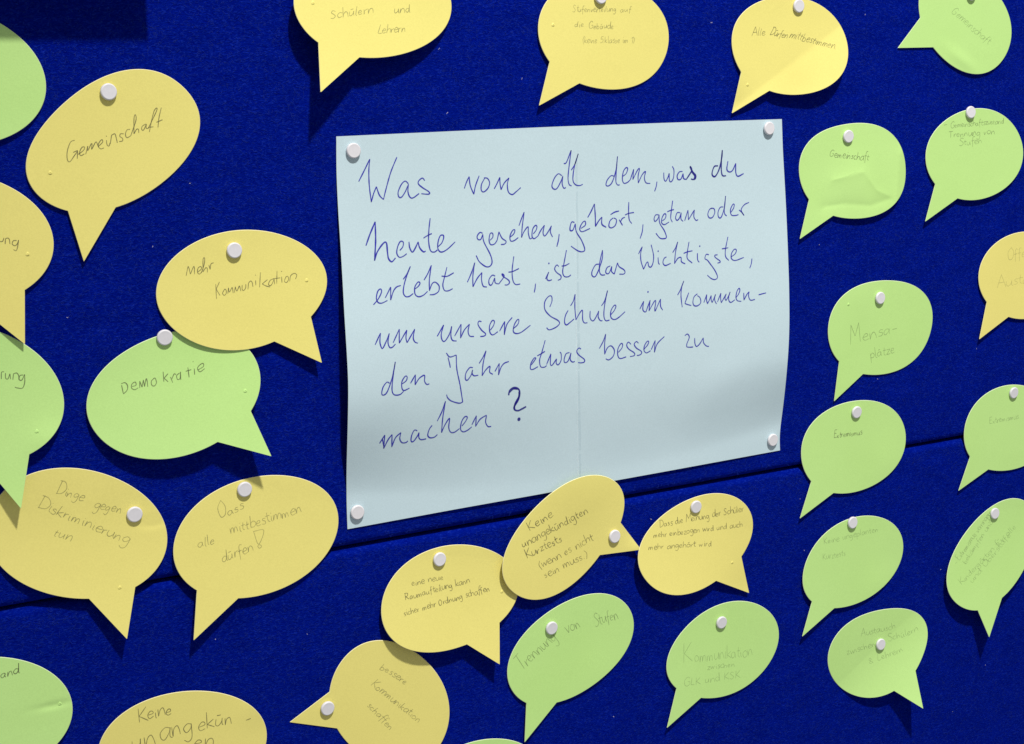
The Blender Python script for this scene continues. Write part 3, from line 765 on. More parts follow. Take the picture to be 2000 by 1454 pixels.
QUESTION = [
 (680, 270, 0.21, [
  [(98,403),(150,300),(200,195),(200,195),(192,300),(196,440),(215,595),(215,595),(235,520),(262,452),(262,452),(290,530),(328,572),(328,572),(350,480),(395,320),(452,178)],
  [(560,425),(530,400),(495,430),(465,500),(470,545),(495,550),(530,500),(556,440)],
  [(560,428),(556,500),(575,550),(605,555),(660,515)],
  [(712,395),(690,372),(658,395),(652,425),(690,460),(745,495),(758,515),(735,522),(680,517)],
  [(1080,468),(1100,410),(1125,358),(1125,358),(1135,440),(1168,522),(1168,522),(1185,440),(1218,350)],
  [(1268,375),(1240,430),(1238,485),(1262,500),(1300,465),(1315,415),(1295,375),(1262,370)],
  [(1358,472),(1385,420),(1410,365),(1410,365),(1412,420),(1422,480),(1422,480),(1450,420),(1495,370),(1495,370),(1480,430),(1490,500),(1525,525),(1560,500),(1605,460)],
  (1.25,[(165,1000),(200,900),(250,778),(250,778),(255,950),(245,1140),(245,1140),(270,1060),(325,980),(355,975),(365,1060),(375,1120),(405,1150),(440,1115)]),
  (1.0,[(480,1045),(508,1010),(512,968),(485,962),(460,1010),(452,1070),(475,1108),(510,1100),(545,1075)]),
  (1.15,[(565,965),(572,1020),(597,1060),(625,1020),(650,965),(650,965),(665,1020),(700,1058),(720,1050)]),
  (1.1,[(762,745),(750,860),(748,960),(765,1045),(800,1060),(830,1040)]),
  (1.0,[(700,930),(740,905),(778,888)]),
  (1.0,[(830,1015),(870,975),(888,925),(882,903),(855,910),(835,970),(835,1030),(865,1060),(920,1035),(995,965)]),
  (1.0,[(1250,885),(1225,878),(1200,910),(1205,940),(1232,942),(1252,895),(1252,895),(1262,965),(1320,1080),(1338,1150),(1320,1190),(1280,1195),(1220,1150),(1190,1092)]),
  [(1320,950),(1345,920),(1342,885),(1320,890),(1310,950),(1325,990),(1360,985),(1385,950)],
  [(1385,950),(1402,872),(1402,872),(1430,930),(1468,960),(1455,985),(1420,990)],
  [(1508,920),(1540,890),(1550,855),(1530,858),(1505,910),(1510,955),(1540,955),(1582,925)],
  [(1588,815),(1615,740),(1636,688),(1636,688),(1618,830),(1612,925),(1612,925),(1635,870),(1672,825),(1675,880),(1690,935),(1715,925)],
  [(1722,890),(1748,855),(1755,820),(1740,812),(1715,850),(1710,915),(1730,935),(1765,910)],
  (1.0,[(1765,910),(1790,860),(1825,810),(1825,810),(1812,880),(1828,910),(1860,870),(1890,815),(1890,815),(1880,870),(1900,920)]),
  (1.05,[(1962,893),(1955,950),(1940,1010)]),
 ]),
 (1060, 270, 0.21, [
  [(178,350),(145,332),(110,370),(85,440),(100,472),(130,470),(165,410),(187,352),(187,352),(180,420),(195,465),(215,460)],
  [(195,237),(220,225),(264,113),(264,113),(245,260),(235,370),(245,430),(268,445)],
  [(265,298),(300,240),(330,145),(330,145),(295,260),(280,380),(300,430),(340,442),(372,430)],
  [(665,355),(635,350),(600,390),(588,435),(610,445),(645,410),(680,300),(695,170),(695,170),(685,290),(680,400),(695,435),(715,435)],
  [(745,355),(775,330),(790,285),(775,275),(750,310),(740,380),(755,420),(790,410),(815,385)],
  [(815,385),(845,290),(845,290),(838,385),(838,385),(880,300),(900,285),(887,350),(888,418),(888,418),(925,340),(955,312),(945,370),(960,415),(1000,422)],
  [(1062,405),(1055,450),(1040,495)],
  [(1125,320),(1128,380),(1145,400),(1170,350),(1175,330),(1178,395),(1195,405),(1215,370),(1220,300),(1205,262)],
  (1.1,[(1300,310),(1270,315),(1250,350),(1258,385),(1285,380),(1305,330),(1305,330),(1310,375),(1335,385)]),
  (1.35,[(1335,385),(1385,300),(1370,265),(1380,290),(1400,320),(1422,345),(1420,375),(1400,385),(1378,380)]),
  (1.35,[(1385,315),(1412,350),(1408,378)]),
  (1.35,[(1630,258),(1595,265),(1575,320),(1580,350),(1605,355),(1640,290),(1665,180),(1670,112),(1670,112),(1660,220),(1662,315),(1675,350),(1705,350)]),
  (1.2,[(1722,215),(1712,290),(1735,315),(1765,300),(1795,235),(1795,235),(1795,320),(1815,355),(1868,330)]),
  (1.05,[(295,785),(270,780),(255,820),(255,858),(280,855),(302,797),(302,797),(312,870),(360,950),(390,1030),(375,1055),(330,1050),(262,1005)]),
  (1.0,[(355,840),(395,810),(395,775),(375,780),(350,820),(345,855),(370,870),(440,840)]),
  (1.15,[(418,738),(450,680),(480,612),(480,612),(488,720),(490,822),(490,822),(520,770),(550,735),(550,735),(550,800),(590,830)]),
  (1.0,[(655,742),(625,770),(615,820),(640,835),(675,810),(685,760),(660,742)]),
  (1.0,[(630,712),(670,688),(710,678)]),
  (1.0,[(710,758),(742,812)]), [(722,778),(740,748),(765,735)],
  (1.0,[(800,595),(798,690),(805,760),(828,795)]), [(765,715),(800,700),(848,692)],
  [(932,803),(925,870),(905,935)],
  [(1078,714),(1050,715),(1035,750),(1045,775),(1070,750),(1082,712),(1082,712),(1088,790),(1130,860),(1150,920),(1130,935),(1090,930),(1052,885)],
  [(1112,770),(1140,745),(1145,710),(1130,705),(1110,740),(1105,785),(1130,805),(1175,780)],
  [(1208,582),(1195,680),(1190,745),(1205,782)], [(1158,685),(1190,672),(1220,665)],
  [(1278,694),(1250,695),(1235,740),(1248,765),(1270,745),(1287,693),(1287,693),(1285,750),(1305,775)],
  (1.0,[(1320,768),(1350,670),(1350,670),(1355,760),(1355,760),(1385,710),(1410,668),(1410,668),(1405,730),(1425,765),(1445,758)]),
  [(1575,650),(1550,665),(1535,710),(1550,742),(1580,735),(1600,690),(1590,655),(1560,655)],
  [(1680,640),(1650,645),(1630,690),(1635,735),(1660,735),(1690,640),(1700,538),(1700,538),(1690,640),(1690,700),(1710,725)],
  [(1750,690),(1775,650),(1780,615),(1765,620),(1745,670),(1755,715),(1790,720),(1820,712)],
  [(1825,668),(1850,690),(1872,720),(1872,720),(1845,668),(1875,620),(1918,598)],
  [(150,1195),(130,1180),(110,1215),(130,1250),(168,1280),(166,1310),(140,1322)],
  [(220,1042),(200,1150),(185,1240),(200,1285),(235,1290),(262,1272)], [(175,1190),(210,1185),(248,1165)],
  (1.0,[(522,1172),(490,1180),(458,1240),(460,1280),(490,1285),(530,1200),(555,1110),(555,1042),(555,1042),(530,1160),(528,1240),(545,1272),(580,1272)]),
  [(628,1188),(598,1205),(585,1245),(600,1262),(620,1250),(642,1193),(642,1193),(640,1240),(665,1265)],
  [(665,1265),(695,1160),(695,1160),(710,1195),(755,1225),(765,1250),(750,1265),(712,1265)],
  [(890,1078),(925,1010),(925,1010),(910,1080),(915,1150),(938,1220),(938,1220),(965,1160),(978,1155),(985,1190),(1005,1200),(1025,1160),(1030,1090),(1008,992)],
  [(1072,1110),(1076,1160),(1087,1175)], [(1073,1052)],
  [(1150,1105),(1128,1120),(1118,1160),(1140,1185),(1190,1165)],
  [(1208,1065),(1235,1020),(1255,965),(1255,965),(1235,1060),(1225,1168),(1225,1168),(1255,1120),(1285,1110),(1290,1150),(1325,1170)],
  [(1360,965),(1345,1060),(1345,1120),(1390,1162)], [(1310,1072),(1345,1058),(1392,1048)],
  [(1438,1070),(1440,1130),(1455,1155)], [(1460,1005)],
  [(1545,1085),(1520,1082),(1508,1120),(1530,1135),(1550,1160),(1600,1230),(1625,1290),(1605,1315),(1570,1308),(1530,1275)],
  [(1625,1085),(1600,1090),(1605,1110),(1645,1140),(1650,1155),(1625,1162)],
  [(1722,918),(1700,1030),(1700,1100),(1730,1138)], [(1665,1030),(1700,1025),(1725,1020)],
  [(1752,1105),(1790,1075),(1800,1040),(1780,1035),(1755,1075),(1755,1120),(1790,1138),(1870,1110)],
  [(1945,1120),(1940,1165),(1925,1210)],
 ]),
 (680, 500, 0.21, [
  [(235,455),(280,400),(310,335),(300,308),(275,330),(262,390),(275,430),(310,440),(365,415)],
  [(345,390),(395,290),(395,290),(395,412),(395,412),(420,330),(450,290),(490,275)],
  [(512,218),(545,170),(578,98),(578,98),(530,230),(512,330),(530,375),(565,378),(605,350)],
  [(618,310),(650,285),(668,255),(650,243),(620,290),(622,355),(655,380),(700,365),(738,330)],
  [(705,225),(740,165),(773,88),(773,88),(755,220),(755,325),(755,325),(780,260),(810,245),(845,280),(840,330),(800,358),(758,362)],
  [(918,105),(895,200),(880,270),(895,320),(930,325),(972,305)], [(868,188),(920,190),(982,157)],
  [(1108,245),(1145,160),(1177,63),(1177,63),(1160,180),(1160,288),(1160,288),(1200,210),(1243,155),(1243,155),(1240,220),(1255,280),(1290,290)],
  [(1367,188),(1340,180),(1310,220),(1312,265),(1335,268),(1362,205),(1362,205),(1368,250),(1400,262)],
  [(1400,262),(1450,190),(1430,168),(1440,190),(1490,225),(1500,250),(1480,270),(1455,270)],
  [(1540,5),(1525,130),(1530,220),(1555,265),(1600,262)], [(1490,152),(1530,145),(1588,118)],
  [(1742,258),(1738,300),(1730,340)],
  [(1835,215),(1865,150),(1865,150),(1848,210),(1865,230),(1895,222)], [(1866,70)],
  [(250,828),(300,718),(300,718),(295,800),(310,855),(325,855),(360,780),(382,722),(382,722),(370,800),(385,850),(410,850),(440,820)],
  [(418,808),(475,682),(475,682),(475,812),(475,812),(545,690),(545,690),(537,760),(548,808),(548,808),(580,750),(618,682),(618,682),(605,760),(620,800),(648,812)],
  [(828,748),(888,642),(888,642),(865,730),(875,785),(900,792),(940,730),(962,655),(962,655),(955,740),(970,785),(1008,792)],
  [(990,745),(1050,635),(1050,635),(1045,765),(1045,765),(1080,690),(1128,635),(1128,635),(1115,700),(1130,745),(1170,750)],
  [(1240,612),(1215,608),(1208,640),(1240,690),(1278,725),(1265,745),(1228,750)],
  [(1322,690),(1350,650),(1360,610),(1340,602),(1315,650),(1318,710),(1345,735),(1392,705)],
  [(1408,700),(1455,610),(1455,610),(1452,735),(1452,735),(1475,640),(1525,572)],
  [(1532,680),(1575,640),(1588,600),(1575,592),(1545,640),(1535,700),(1560,722),(1610,710),(1695,645)],
  [(1875,475),(1895,420),(1890,375),(1860,380),(1828,430),(1830,500),(1880,560),(1950,600),(1965,630),(1930,665),(1870,688),(1845,668)],
  [(385,1185),(360,1175),(325,1220),(312,1280),(330,1295),(365,1260),(410,1130),(438,985),(438,985),(415,1140),(408,1250),(430,1292),(480,1290),(515,1260)],
  [(503,1190),(540,1160),(548,1125),(530,1120),(500,1170),(500,1230),(520,1252),(570,1230)],
  [(580,1185),(625,1105),(625,1105),(622,1200),(622,1200),(660,1140),(705,1110),(712,1125),(710,1165),(730,1195),(755,1190)],
  (1.0,[(912,903),(945,940),(1005,922),(1005,922),(1010,1050),(1040,1200),(1065,1360),(1065,1360),(1030,1370),(960,1350),(925,1320),(915,1290)]),
  [(928,945),(940,990),(950,1040)],
  [(1160,1040),(1130,1040),(1095,1090),(1090,1145),(1110,1155),(1145,1105),(1157,1060),(1157,1060),(1152,1090),(1170,1115),(1210,1110)],
  [(1218,1000),(1255,940),(1282,882),(1282,882),(1255,1000),(1245,1115),(1245,1115),(1280,1060),(1318,1028),(1315,1080),(1345,1102)],
  [(1365,1075),(1405,1000),(1405,1000),(1398,1108),(1398,1108),(1420,1040),(1450,1000),(1495,982)],
  [(1703,1015),(1735,970),(1745,952),(1730,950),(1700,1000),(1695,1050),(1720,1055),(1765,1030)],
  [(1832,785),(1800,900),(1780,970),(1790,1030),(1825,1035),(1845,1020)], [(1758,930),(1795,910),(1830,888)],
  [(1845,1010),(1885,910),(1885,910),(1880,1000),(1895,1018),(1930,970),(1937,960),(1935,1000),(1955,1012),(1980,970),(1980,910),(1968,895)],
 ]),
 (1100, 470, 0.21, [
  [(45,650),(20,700),(12,760),(30,785),(65,760),(100,730)],
  [(68,608),(95,560),(110,500),(110,500),(108,620),(118,738),(118,738),(150,680),(178,650),(180,730),(195,765),(225,765)],
  [(250,655),(250,720),(275,748),(300,720),(330,655),(330,655),(325,710),(345,745),(365,745)],
  [(355,608),(385,560),(412,465),(412,465),(385,600),(378,700),(395,745),(430,740)],
  [(443,690),(475,650),(490,610),(475,602),(445,650),(442,710),(470,735),(510,720),(575,662)],
  [(712,638),(748,565),(748,565),(740,640),(760,665),(775,655)], [(788,478)],
  [(770,660),(808,555),(808,555),(797,655),(797,655),(850,562),(860,570),(852,630),(855,655),(880,600),(905,545),(905,545),(905,610),(925,648)],
  [(58,1042),(25,1055),(8,1110),(15,1135),(45,1120),(72,1045),(72,1045),(65,1105),(85,1130),(108,1125)],
  [(165,1010),(145,1000),(125,1030),(145,1065),(195,1105),(195,1130),(165,1138),(138,1135)],
  [(335,1005),(370,940),(395,870),(395,870),(385,960),(385,1058),(385,1058),(410,1000),(445,980),(475,1020),(465,1075),(425,1110),(395,1100)],
  [(513,1040),(545,1000),(552,965),(535,960),(508,1010),(508,1070),(530,1098),(585,1082)],
  [(630,965),(605,945),(590,975),(610,1010),(660,1045),(660,1070),(620,1080)],
  [(700,955),(680,940),(660,965),(680,1000),(725,1030),(725,1055),(695,1070),(685,1065)],
  [(753,1010),(785,970),(795,940),(780,938),(755,980),(752,1025),(775,1045),(812,1025)],
  [(818,1015),(855,930),(855,930),(848,1040),(848,1040),(875,960),(940,893)],
  [(1130,885),(1155,870),(1172,900),(1150,960),(1148,990),(1148,990),(1175,993),(1208,990)],
  [(1222,908),(1225,960),(1240,985),(1270,960),(1302,905),(1302,905),(1305,950),(1330,980),(1355,985)],
 ]),
 (1310, 540, 0.095, [
  (1.0,[(140,385),(200,270),(268,95),(268,95),(225,220),(210,400),(235,635)]),
  (1.0,[(370,335),(290,555),(290,555),(330,575),(420,600)]),
  [(548,358),(480,420),(455,530),(480,600),(550,605),(615,540),(600,440),(545,395)],
  [(680,540),(740,375),(740,375),(735,480),(755,565),(755,565),(800,470),(830,395),(830,395),(830,480),(850,540),(850,540),(890,450),(920,370),(920,370),(900,450),(910,510),(940,565)],
  [(960,525),(1030,345),(1030,345),(1025,450),(1040,545),(1040,545),(1090,450),(1140,360),(1140,360),(1115,450),(1135,500),(1135,500),(1180,420),(1220,320),(1220,320),(1190,430),(1200,510),(1240,535),(1320,480)],
  [(1340,440),(1390,370),(1420,290),(1405,245),(1360,310),(1340,430),(1370,500),(1450,515)],
  (1.0,[(1500,340),(1505,490),(1505,490),(1560,380),(1610,315),(1610,315),(1600,410),(1640,490),(1730,475)]),
  (1.0,[(1805,380),(1880,360),(1960,340)]),
 ]),
 (680, 620, 0.21, [
  (1.0,[(292,1172),(340,1095),(340,1095),(330,1220),(330,1220),(370,1140),(408,1090),(408,1090),(405,1205),(405,1205),(440,1120),(490,1072),(490,1072),(480,1130),(500,1165),(535,1165),(555,1150)]),
  [(318,1130),(334,1214)],
  [(643,1055),(615,1050),(590,1100),(585,1150),(605,1155),(640,1110),(658,1072),(658,1072),(658,1120),(680,1138),(725,1130)],
  [(780,1005),(755,1040),(740,1095),(760,1120),(800,1115),(830,1090)],
  (1.0,[(828,965),(870,880),(905,780),(905,780),(880,930),(868,1072),(868,1072),(900,1000),(942,940),(935,1020),(950,1065),(985,1070),(1035,1035)]),
  [(1058,1010),(1090,970),(1108,930),(1085,925),(1055,970),(1045,1040),(1070,1065),(1110,1050),(1150,1018)],
  [(1150,1000),(1192,915),(1192,915),(1185,1015),(1185,1015),(1225,950),(1278,915),(1285,920),(1278,975),(1300,1015),(1330,1015)],
  (1.6,[(1492,725),(1502,680),(1540,655),(1580,665),(1595,700),(1580,770),(1545,830),(1550,860),(1580,868),(1620,850),(1655,830)]),
  (1.5,[(1590,690),(1585,740),(1550,810),(1548,850)]),
  (1.4,[(1500,700),(1535,665),(1575,668)]),
  (2.1,[(1588,948)]),
 ]),
]
def T(ox, oy, sc, w, strokes):
    return [([(ox + x / sc, oy + y / sc) for (x, y) in s], w) for s in strokes]
TRACED = {
 'y_gem': T(0, 0, 3.994, 0.62, [
  [(582,1095),(550,1110),(525,1180),(525,1245),(545,1262),(580,1215),(605,1180),(605,1180),(602,1240)], [(570,1190),(607,1174)],
  [(610,1205),(650,1175),(660,1150),(640,1150),(620,1190),(630,1215),(658,1202)],
  [(668,1205),(685,1140),(685,1140),(685,1175),(712,1122),(718,1130),(715,1165),(745,1110),(755,1115),(765,1140)],
  [(765,1145),(800,1110),(795,1090),(775,1110),(765,1140),(785,1162),(810,1155)],
  [(830,1095),(835,1130),(850,1140),(858,1115)], [(828,1060),(832,1066)],
  [(860,1125),(870,1055),(870,1055),(895,1045),(905,1070),(915,1115)],
  [(965,1045),(940,1045),(935,1065),(955,1080),(955,1100),(930,1105)],
  [(1015,1010),(990,1015),(978,1050),(990,1075),(1020,1060)],
  [(1020,1060),(1060,940),(1055,895),(1045,930),(1045,1045),(1045,1045),(1065,1010),(1080,1010),(1082,1038)],
  [(1137,968),(1110,985),(1105,1010),(1120,1015),(1142,968),(1142,968),(1140,1000),(1155,1003)],
  [(1155,1005),(1215,880),(1225,845),(1205,860),(1185,930),(1165,1030)], [(1155,995),(1197,990)],
  [(1258,840),(1240,920),(1232,995)], [(1220,955),(1268,935)]]),
 'y_mehr': T(280, 420, 4.8475, 0.58, [
  [(405,575),(420,500),(428,492),(445,560),(445,560),(478,488),(484,560)],
  [(517,540),(550,510),(545,490),(520,500),(512,540),(530,560),(560,530)],
  [(548,550),(575,470),(580,410),(565,420),(565,540),(565,540),(590,500),(605,510),(605,545)],
  [(620,475),(632,515),(632,515),(640,465),(665,453)],
  [(685,655),(692,795)], [(720,635),(690,700),(690,700),(700,720),(725,762)],
  [(768,705),(750,740),(765,762),(785,740),(780,705),(765,705)],
  [(800,745),(805,690),(805,690),(815,730),(838,688),(845,700),(850,740)],
  [(862,735),(870,680),(870,680),(885,720),(908,673),(915,690),(922,720)],
  [(935,665),(935,705),(950,715),(968,690),(970,655)],
  [(990,705),(995,645),(995,645),(1015,625),(1030,640),(1037,680)],
  [(1062,620),(1065,665)], [(1058,568),(1064,572)],
  [(1108,545),(1100,685)], [(1175,612),(1125,653),(1125,653),(1160,672),(1200,682)],
  [(1238,602),(1200,620),(1185,660),(1210,665),(1238,608),(1238,608),(1242,655)],
  [(1265,530),(1262,650)], [(1230,605),(1297,595)],
  [(1308,585),(1312,640)], [(1304,533),(1312,537)],
  [(1352,583),(1335,625),(1355,640),(1375,610),(1365,580),(1345,590)],
  [(1385,630),(1395,575),(1430,553),(1452,570),(1440,607)]]),
 'g_demo': T(0, 680, 3.994, 0.66, [
  [(948,290),(962,355)], [(945,278),(975,270),(995,295),(990,330),(962,358)],
  [(1030,300),(1060,290),(1055,265),(1030,280),(1025,310),(1050,325),(1078,310)],
  [(1090,312),(1090,258),(1090,258),(1108,305),(1108,305),(1118,248),(1118,248),(1128,300),(1128,300),(1140,240),(1148,260),(1152,302)],
  [(1202,235),(1180,260),(1185,290),(1205,295),(1220,270),(1210,235),(1195,240)],
  [(1272,185),(1278,262)], [(1310,200),(1280,235),(1280,235),(1312,264)],
  [(1330,225),(1347,270)], [(1340,242),(1358,202),(1372,207)],
  [(1400,195),(1378,215),(1385,245),(1405,235),(1407,185),(1407,185),(1410,248)],
  [(1465,150),(1475,228)], [(1448,182),(1492,168)],
  [(1515,160),(1518,208)], [(1503,105),(1508,108)],
  [(1545,170),(1585,145),(1585,120),(1560,130),(1540,160),(1560,185),(1597,160)]]),
 'y_dass': T(0, 727, 2.0, 0.5, [[(990,622),(1030,618),(1010,672),(990,622)], [(1006,680),(1014,674),(1022,681),(1013,688),(1006,680)]]),
 'y_ung': T(0, 340, 3.994, 0.62, [
  [(-15,505),(-5,525),(20,525),(30,500)],
  [(40,547),(42,505),(42,505),(60,500),(72,510),(78,547)],
  [(130,520),(105,520),(95,545),(115,560),(135,545),(145,515),(145,515),(137,570),(125,598),(105,590)]]),
 'g_rung': T(0, 680, 3.994, 0.62, [
  [(10,242),(12,190),(32,185)],
  [(42,195),(44,235),(62,240),(77,200),(77,200),(82,243)],
  [(100,247),(105,200),(105,200),(130,195),(145,215),(147,247)],
  [(182,210),(155,215),(150,245),(170,250),(192,205),(192,205),(192,270),(175,312),(140,312),(115,305)]]),
}


def default_tail(spec):
    cx, cy, a, b, an = spec[0]
    ca, sa = math.cos(an), math.sin(an)
    def pt(t, r):
        u, v = a * r * math.cos(t), b * r * math.sin(t)
        return (cx + u * ca - v * sa, cy + u * sa + v * ca)
    t0 = {'g_left_top': 1.9}.get(spec[2], 1.15)
    return (pt(t0 - .3, 1), pt(t0 + .05, 1.72), pt(t0 + .38, 1))

INKS = [PENCIL, PENCIL_MID, PENCIL_FAINT]
for key, (colour, ell, four, tail, pin) in CARDS.items():
    N = NOTES[key]
    mat = YELLOW if colour == 'y' else GREEN
    pp = N.get('pin', pin)
    ex = N['extra']() if 'extra' in N else None
    hf = make_lift(pp, N['ref'], N['H'], N.get('h0', 0.7), N.get('pw', 1.35), N.get('cross', 0.0), ex)
    spec = (ell, four, key)
    tl = [tuple(at(*q)) for q in tail] if tail else default_tail(spec)
    centre, ring = outline(spec, tl)
    hc = hf(*at(*pp))
    cpos = lift(*at(*pp), hc)
    root = empty('speech_bubble_card', world(cpos[0], cpos[1], hc))
    tag(root, N['label'], 'paper card', ('yellow' if colour == 'y' else 'green') + ' speech-bubble cards pinned to the blue board')
    build_sheet('card', ring, centre, hf, mat, parent=root)
    ink = Ink(hf)
    for (t, x0, y0, x1, y1, xh, w, sl, cp) in N.get('text', []):
        write_line(ink, t, x0, y0, x1, y1, xh, w * 1.0, sl, 0.15, cp)
    for (s, w) in TRACED.get(key, []):
        ink.stroke(s, w)
    ink.build('handwriting', INKS[N.get('ink', 0)], root)
    for q in N.get('holes', []):
        pin_hole(q[0], q[1], hf, mat, root)
    if pin and not N.get('nopin') and key in PIN_LABELS:
        push_pin(pin[0], pin[1], hc, PIN_LABELS[key])

# ------------------------------------------------------------------ the big sheet with the question
LEFT = [(657, 267), (657, 330), (658.5, 370), (661, 420), (664.5, 470), (669, 545), (673, 620), (677.5, 690), (680.5, 750), (680, 800), (678.5, 860), (676.8, 920), (677, 985), (678.8, 1034)]
RIGHT = [(1527, 233), (1529, 295), (1532, 345), (1535.5, 410), (1538.5, 480), (1541, 550), (1542, 620), (1541, 665), (1538.5, 705), (1534.5, 750), (1529.5, 795), (1524, 835), (1522, 855), (1523.5, 880)]
TOPE = [(657, 267), (875, 257), (1093, 247.5), (1310, 240), (1527, 233)]
BOTE = [(678.8, 1034), (890, 995), (1100, 957.5), (1312, 919), (1523.5, 880)]
def curve(pts, n):
    P = np.array([at(*p) for p in pts])
    s = np.r_[0, np.cumsum(np.hypot(*np.diff(P, axis=0).T))]; s /= s[-1]
    fine = np.linspace(0, 1, n)
    out = np.stack([np.interp(fine, s, P[:, 0]), np.interp(fine, s, P[:, 1])], 1)
    k = np.array([1, 2, 3, 2, 1.]) / 9
    for _ in range(3):
        pad = np.vstack([2 * out[:1] - out[1:3][::-1], out, 2 * out[-1:] - out[-3:-1][::-1]])
        sm = np.stack([np.convolve(pad[:, i], k, 'valid') for i in (0, 1)], 1)
        sm[0], sm[-1] = out[0], out[-1]
        out = sm
    return out
C0, C1 = at(1121, 255), at(1129, 950)
def crease_x(Y):
    return C0[0] + (C1[0] - C0[0]) * (Y - C0[1]) / (C1[1] - C0[1])
def sheet_lift(X, Y):
    u = min(max(X / 420.0, 0), 1); v = min(max(Y / 297.0, 0), 1)
    dx = X - crease_x(Y)
    d = abs(dx)
    side = 1 / (1 + math.exp(-dx / 5.0))          # the two halves either side of the old fold bulge differently
    vp = 0.645 + 0.055 * side
    if v < vp:
        prof = math.sin(0.5 * math.pi * (v / vp) ** 1.35) ** 1.7
    else:
        t = min((v - vp) / (0.965 - 0.055 * (2 * u - 1) ** 2 - vp), 1.0)
        prof = math.cos(0.5 * math.pi * t) ** 1.5
    amp = 14.0 - 31.0 * u + 27.0 * u * u
    h = 0.75 + amp * prof - 0.9 * math.exp(-d / 18.0) * min(1, prof + .35) + 1.7 * v ** 5 * math.sin(math.pi * u)
    h += (0.16 + 0.12 * math.sin(Y * 0.21) * math.sin(Y * 0.047)) * math.exp(-(d / 0.8) ** 2) * min(1, v * 3)
    h += gauss_sheet(X, Y)
    return max(h, 0.6)
gauss_sheet = both(gauss(1400, 760, 40, 0.8, 18, -.5), gauss(760, 640, 30, .6, 60, .1))
NV = 90
Lc, Rc = curve(LEFT, NV), curve(RIGHT, NV)
us = sorted(set(list(np.linspace(0, 1, 57)) + [0.480, 0.490, 0.4955, 0.4972, 0.4985, 0.5015, 0.5028, 0.5045, 0.510, 0.520]))
Tc, Bc = curve(TOPE, 201), curve(BOTE, 201)
v, f = [], []
NU = len(us)
for side, off in ((0, 0.0), (1, -0.25)):
    base = len(v)
    for j in range(NV):
        t = j / (NV - 1)
        l, r = Lc[j], Rc[j]
        for u in us:
            ymid = l[1] * (1 - u) + r[1] * u
            xc = crease_x(ymid)
            X = l[0] + (xc - l[0]) * (u * 2) if u <= .5 else xc + (r[0] - xc) * (u * 2 - 1)
            uu = (X - l[0]) / (r[0] - l[0])
            yt = np.interp(X, Tc[:, 0], Tc[:, 1]) - (Tc[0, 1] * (1 - uu) + Tc[-1, 1] * uu)
            yb = np.interp(X, Bc[:, 0], Bc[:, 1]) - (Bc[0, 1] * (1 - uu) + Bc[-1, 1] * uu)
            Y = l[1] * (1 - uu) + r[1] * uu + yt * (1 - t) + yb * t
            h = sheet_lift(X, Y); x, y = lift(X, Y, h)
            v.append(world(x, y, h + off))
    for j in range(NV - 1):
        for i in range(NU - 1):
            a = base + j * NU + i
            q4 = (a, a + NU, a + NU + 1, a + 1)
            f.append(q4 if side == 0 else q4[::-1])
nb = NV * NU
loop = list(range(NU)) + [j * NU + NU - 1 for j in range(1, NV)] + [(NV - 1) * NU + i for i in range(NU - 2, -1, -1)] + [j * NU for j in range(NV - 2, 0, -1)]
base = len(v)
for k in loop: v.append(v[k])
for k in loop: v.append(v[k + nb])
m_ = len(loop)
for k in range(m_):
    a, b = base + k, base + (k + 1) % m_
    f.append((a, b, b + m_, a + m_))
sheet = empty('paper_sheet', world(210, 148, 0))
tag(sheet, 'large pale blue sheet with a handwritten German question in blue ink, pinned at four corners', 'paper sheet')
link_mesh('paper', v, f, PALE, sheet)
ink, bold = Ink(sheet_lift), Ink(sheet_lift)
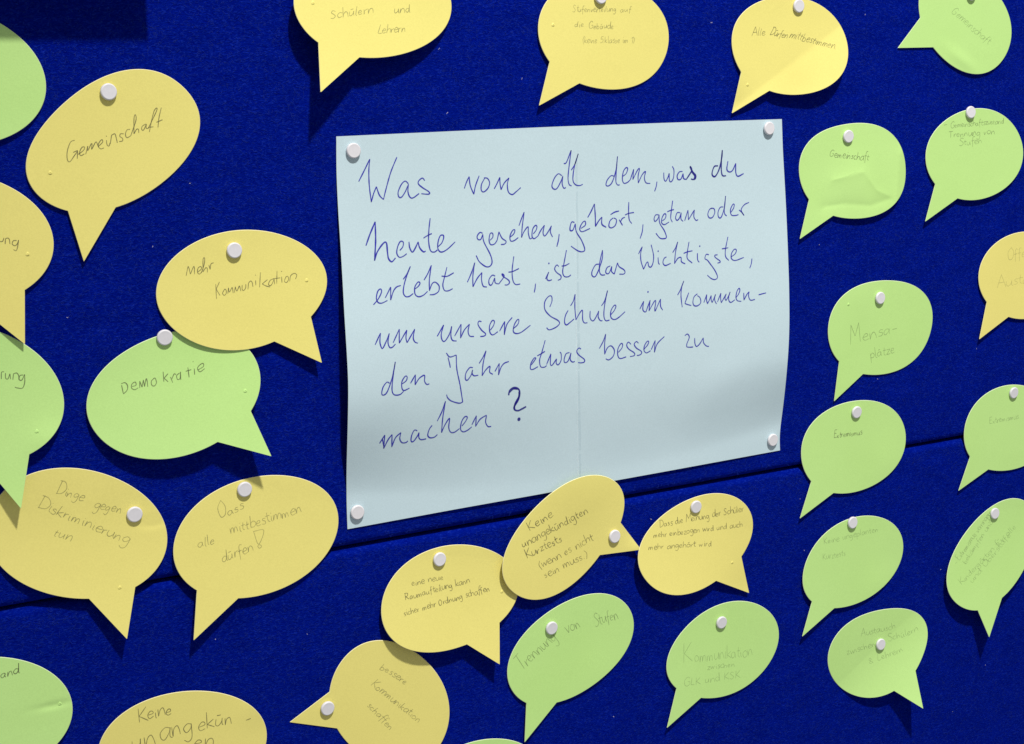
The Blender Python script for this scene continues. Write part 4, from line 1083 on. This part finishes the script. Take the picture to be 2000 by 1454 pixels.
for (ox, oy, sc, strokes) in QUESTION:
    for s in strokes:
        w = 0.98
        tgt = ink
        if isinstance(s, tuple):
            w, s = s
            if w > 1.3: tgt = bold
        if len(s) == 1:
            tgt.dot(ox + s[0][0] * sc, oy + s[0][1] * sc, w * .75)
        else:
            tgt.stroke([(ox + x * sc, oy + y * sc) for (x, y) in s], w)
ink.build('handwriting', INK, sheet)
for nm, mt_, dx_, w_ in (('fold_line', FOLD_PALE, 0.0, 0.75), ('fold_shade', FOLD_SHADE, 4.2, 3.6)):  # fold's light line and the shade beside it, laid on as colour
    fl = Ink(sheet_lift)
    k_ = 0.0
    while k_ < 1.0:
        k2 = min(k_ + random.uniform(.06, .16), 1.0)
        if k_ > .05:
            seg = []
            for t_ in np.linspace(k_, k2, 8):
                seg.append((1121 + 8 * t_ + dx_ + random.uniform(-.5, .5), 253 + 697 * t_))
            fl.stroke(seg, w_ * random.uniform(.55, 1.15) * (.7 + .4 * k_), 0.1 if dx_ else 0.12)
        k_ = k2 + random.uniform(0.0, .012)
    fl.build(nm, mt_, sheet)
bold.build('handwriting', INK_BOLD, sheet)
for (px, py, lab) in ((692, 295, 'round white push pin in the top left corner of the pale blue sheet'), (1504, 251.5, 'round white push pin in the top right corner of the pale blue sheet'),
                      (1511, 860.5, 'round white push pin in the bottom right corner of the pale blue sheet'), (699.5, 1002, 'round white push pin in the bottom left corner of the pale blue sheet')):
    push_pin(px, py, sheet_lift(*at(px, py)), lab)

# ------------------------------------------------------------------ the board standing off above the top left corner, whose shadow falls into view
def slab(name, x0, x1, y0, y1, h0, h1, mat, parent):
    vv = [world(x, y, h) for h in (h0, h1) for (x, y) in ((x0, y0), (x1, y0), (x1, y1), (x0, y1))]
    ff = [(0, 1, 2, 3), (7, 6, 5, 4), (0, 4, 5, 1), (1, 5, 6, 2), (2, 6, 7, 3), (3, 7, 4, 0)]
    return link_mesh(name, vv, ff, mat, parent, False)
sg = empty('poster_board', world(-330, -115, 0))
tag(sg, 'stiff poster board above the top left corner, seen only by its dark square shadow', 'poster board')
slab('poster_panel', -131 - 420, -131, -112 - 300, -112, 22, 26, BOARDWHITE, sg)
slab('spacer', -131 - 400, -131 - 30, -112 - 280, -112 - 60, 0.5, 21.9, CORE, sg)
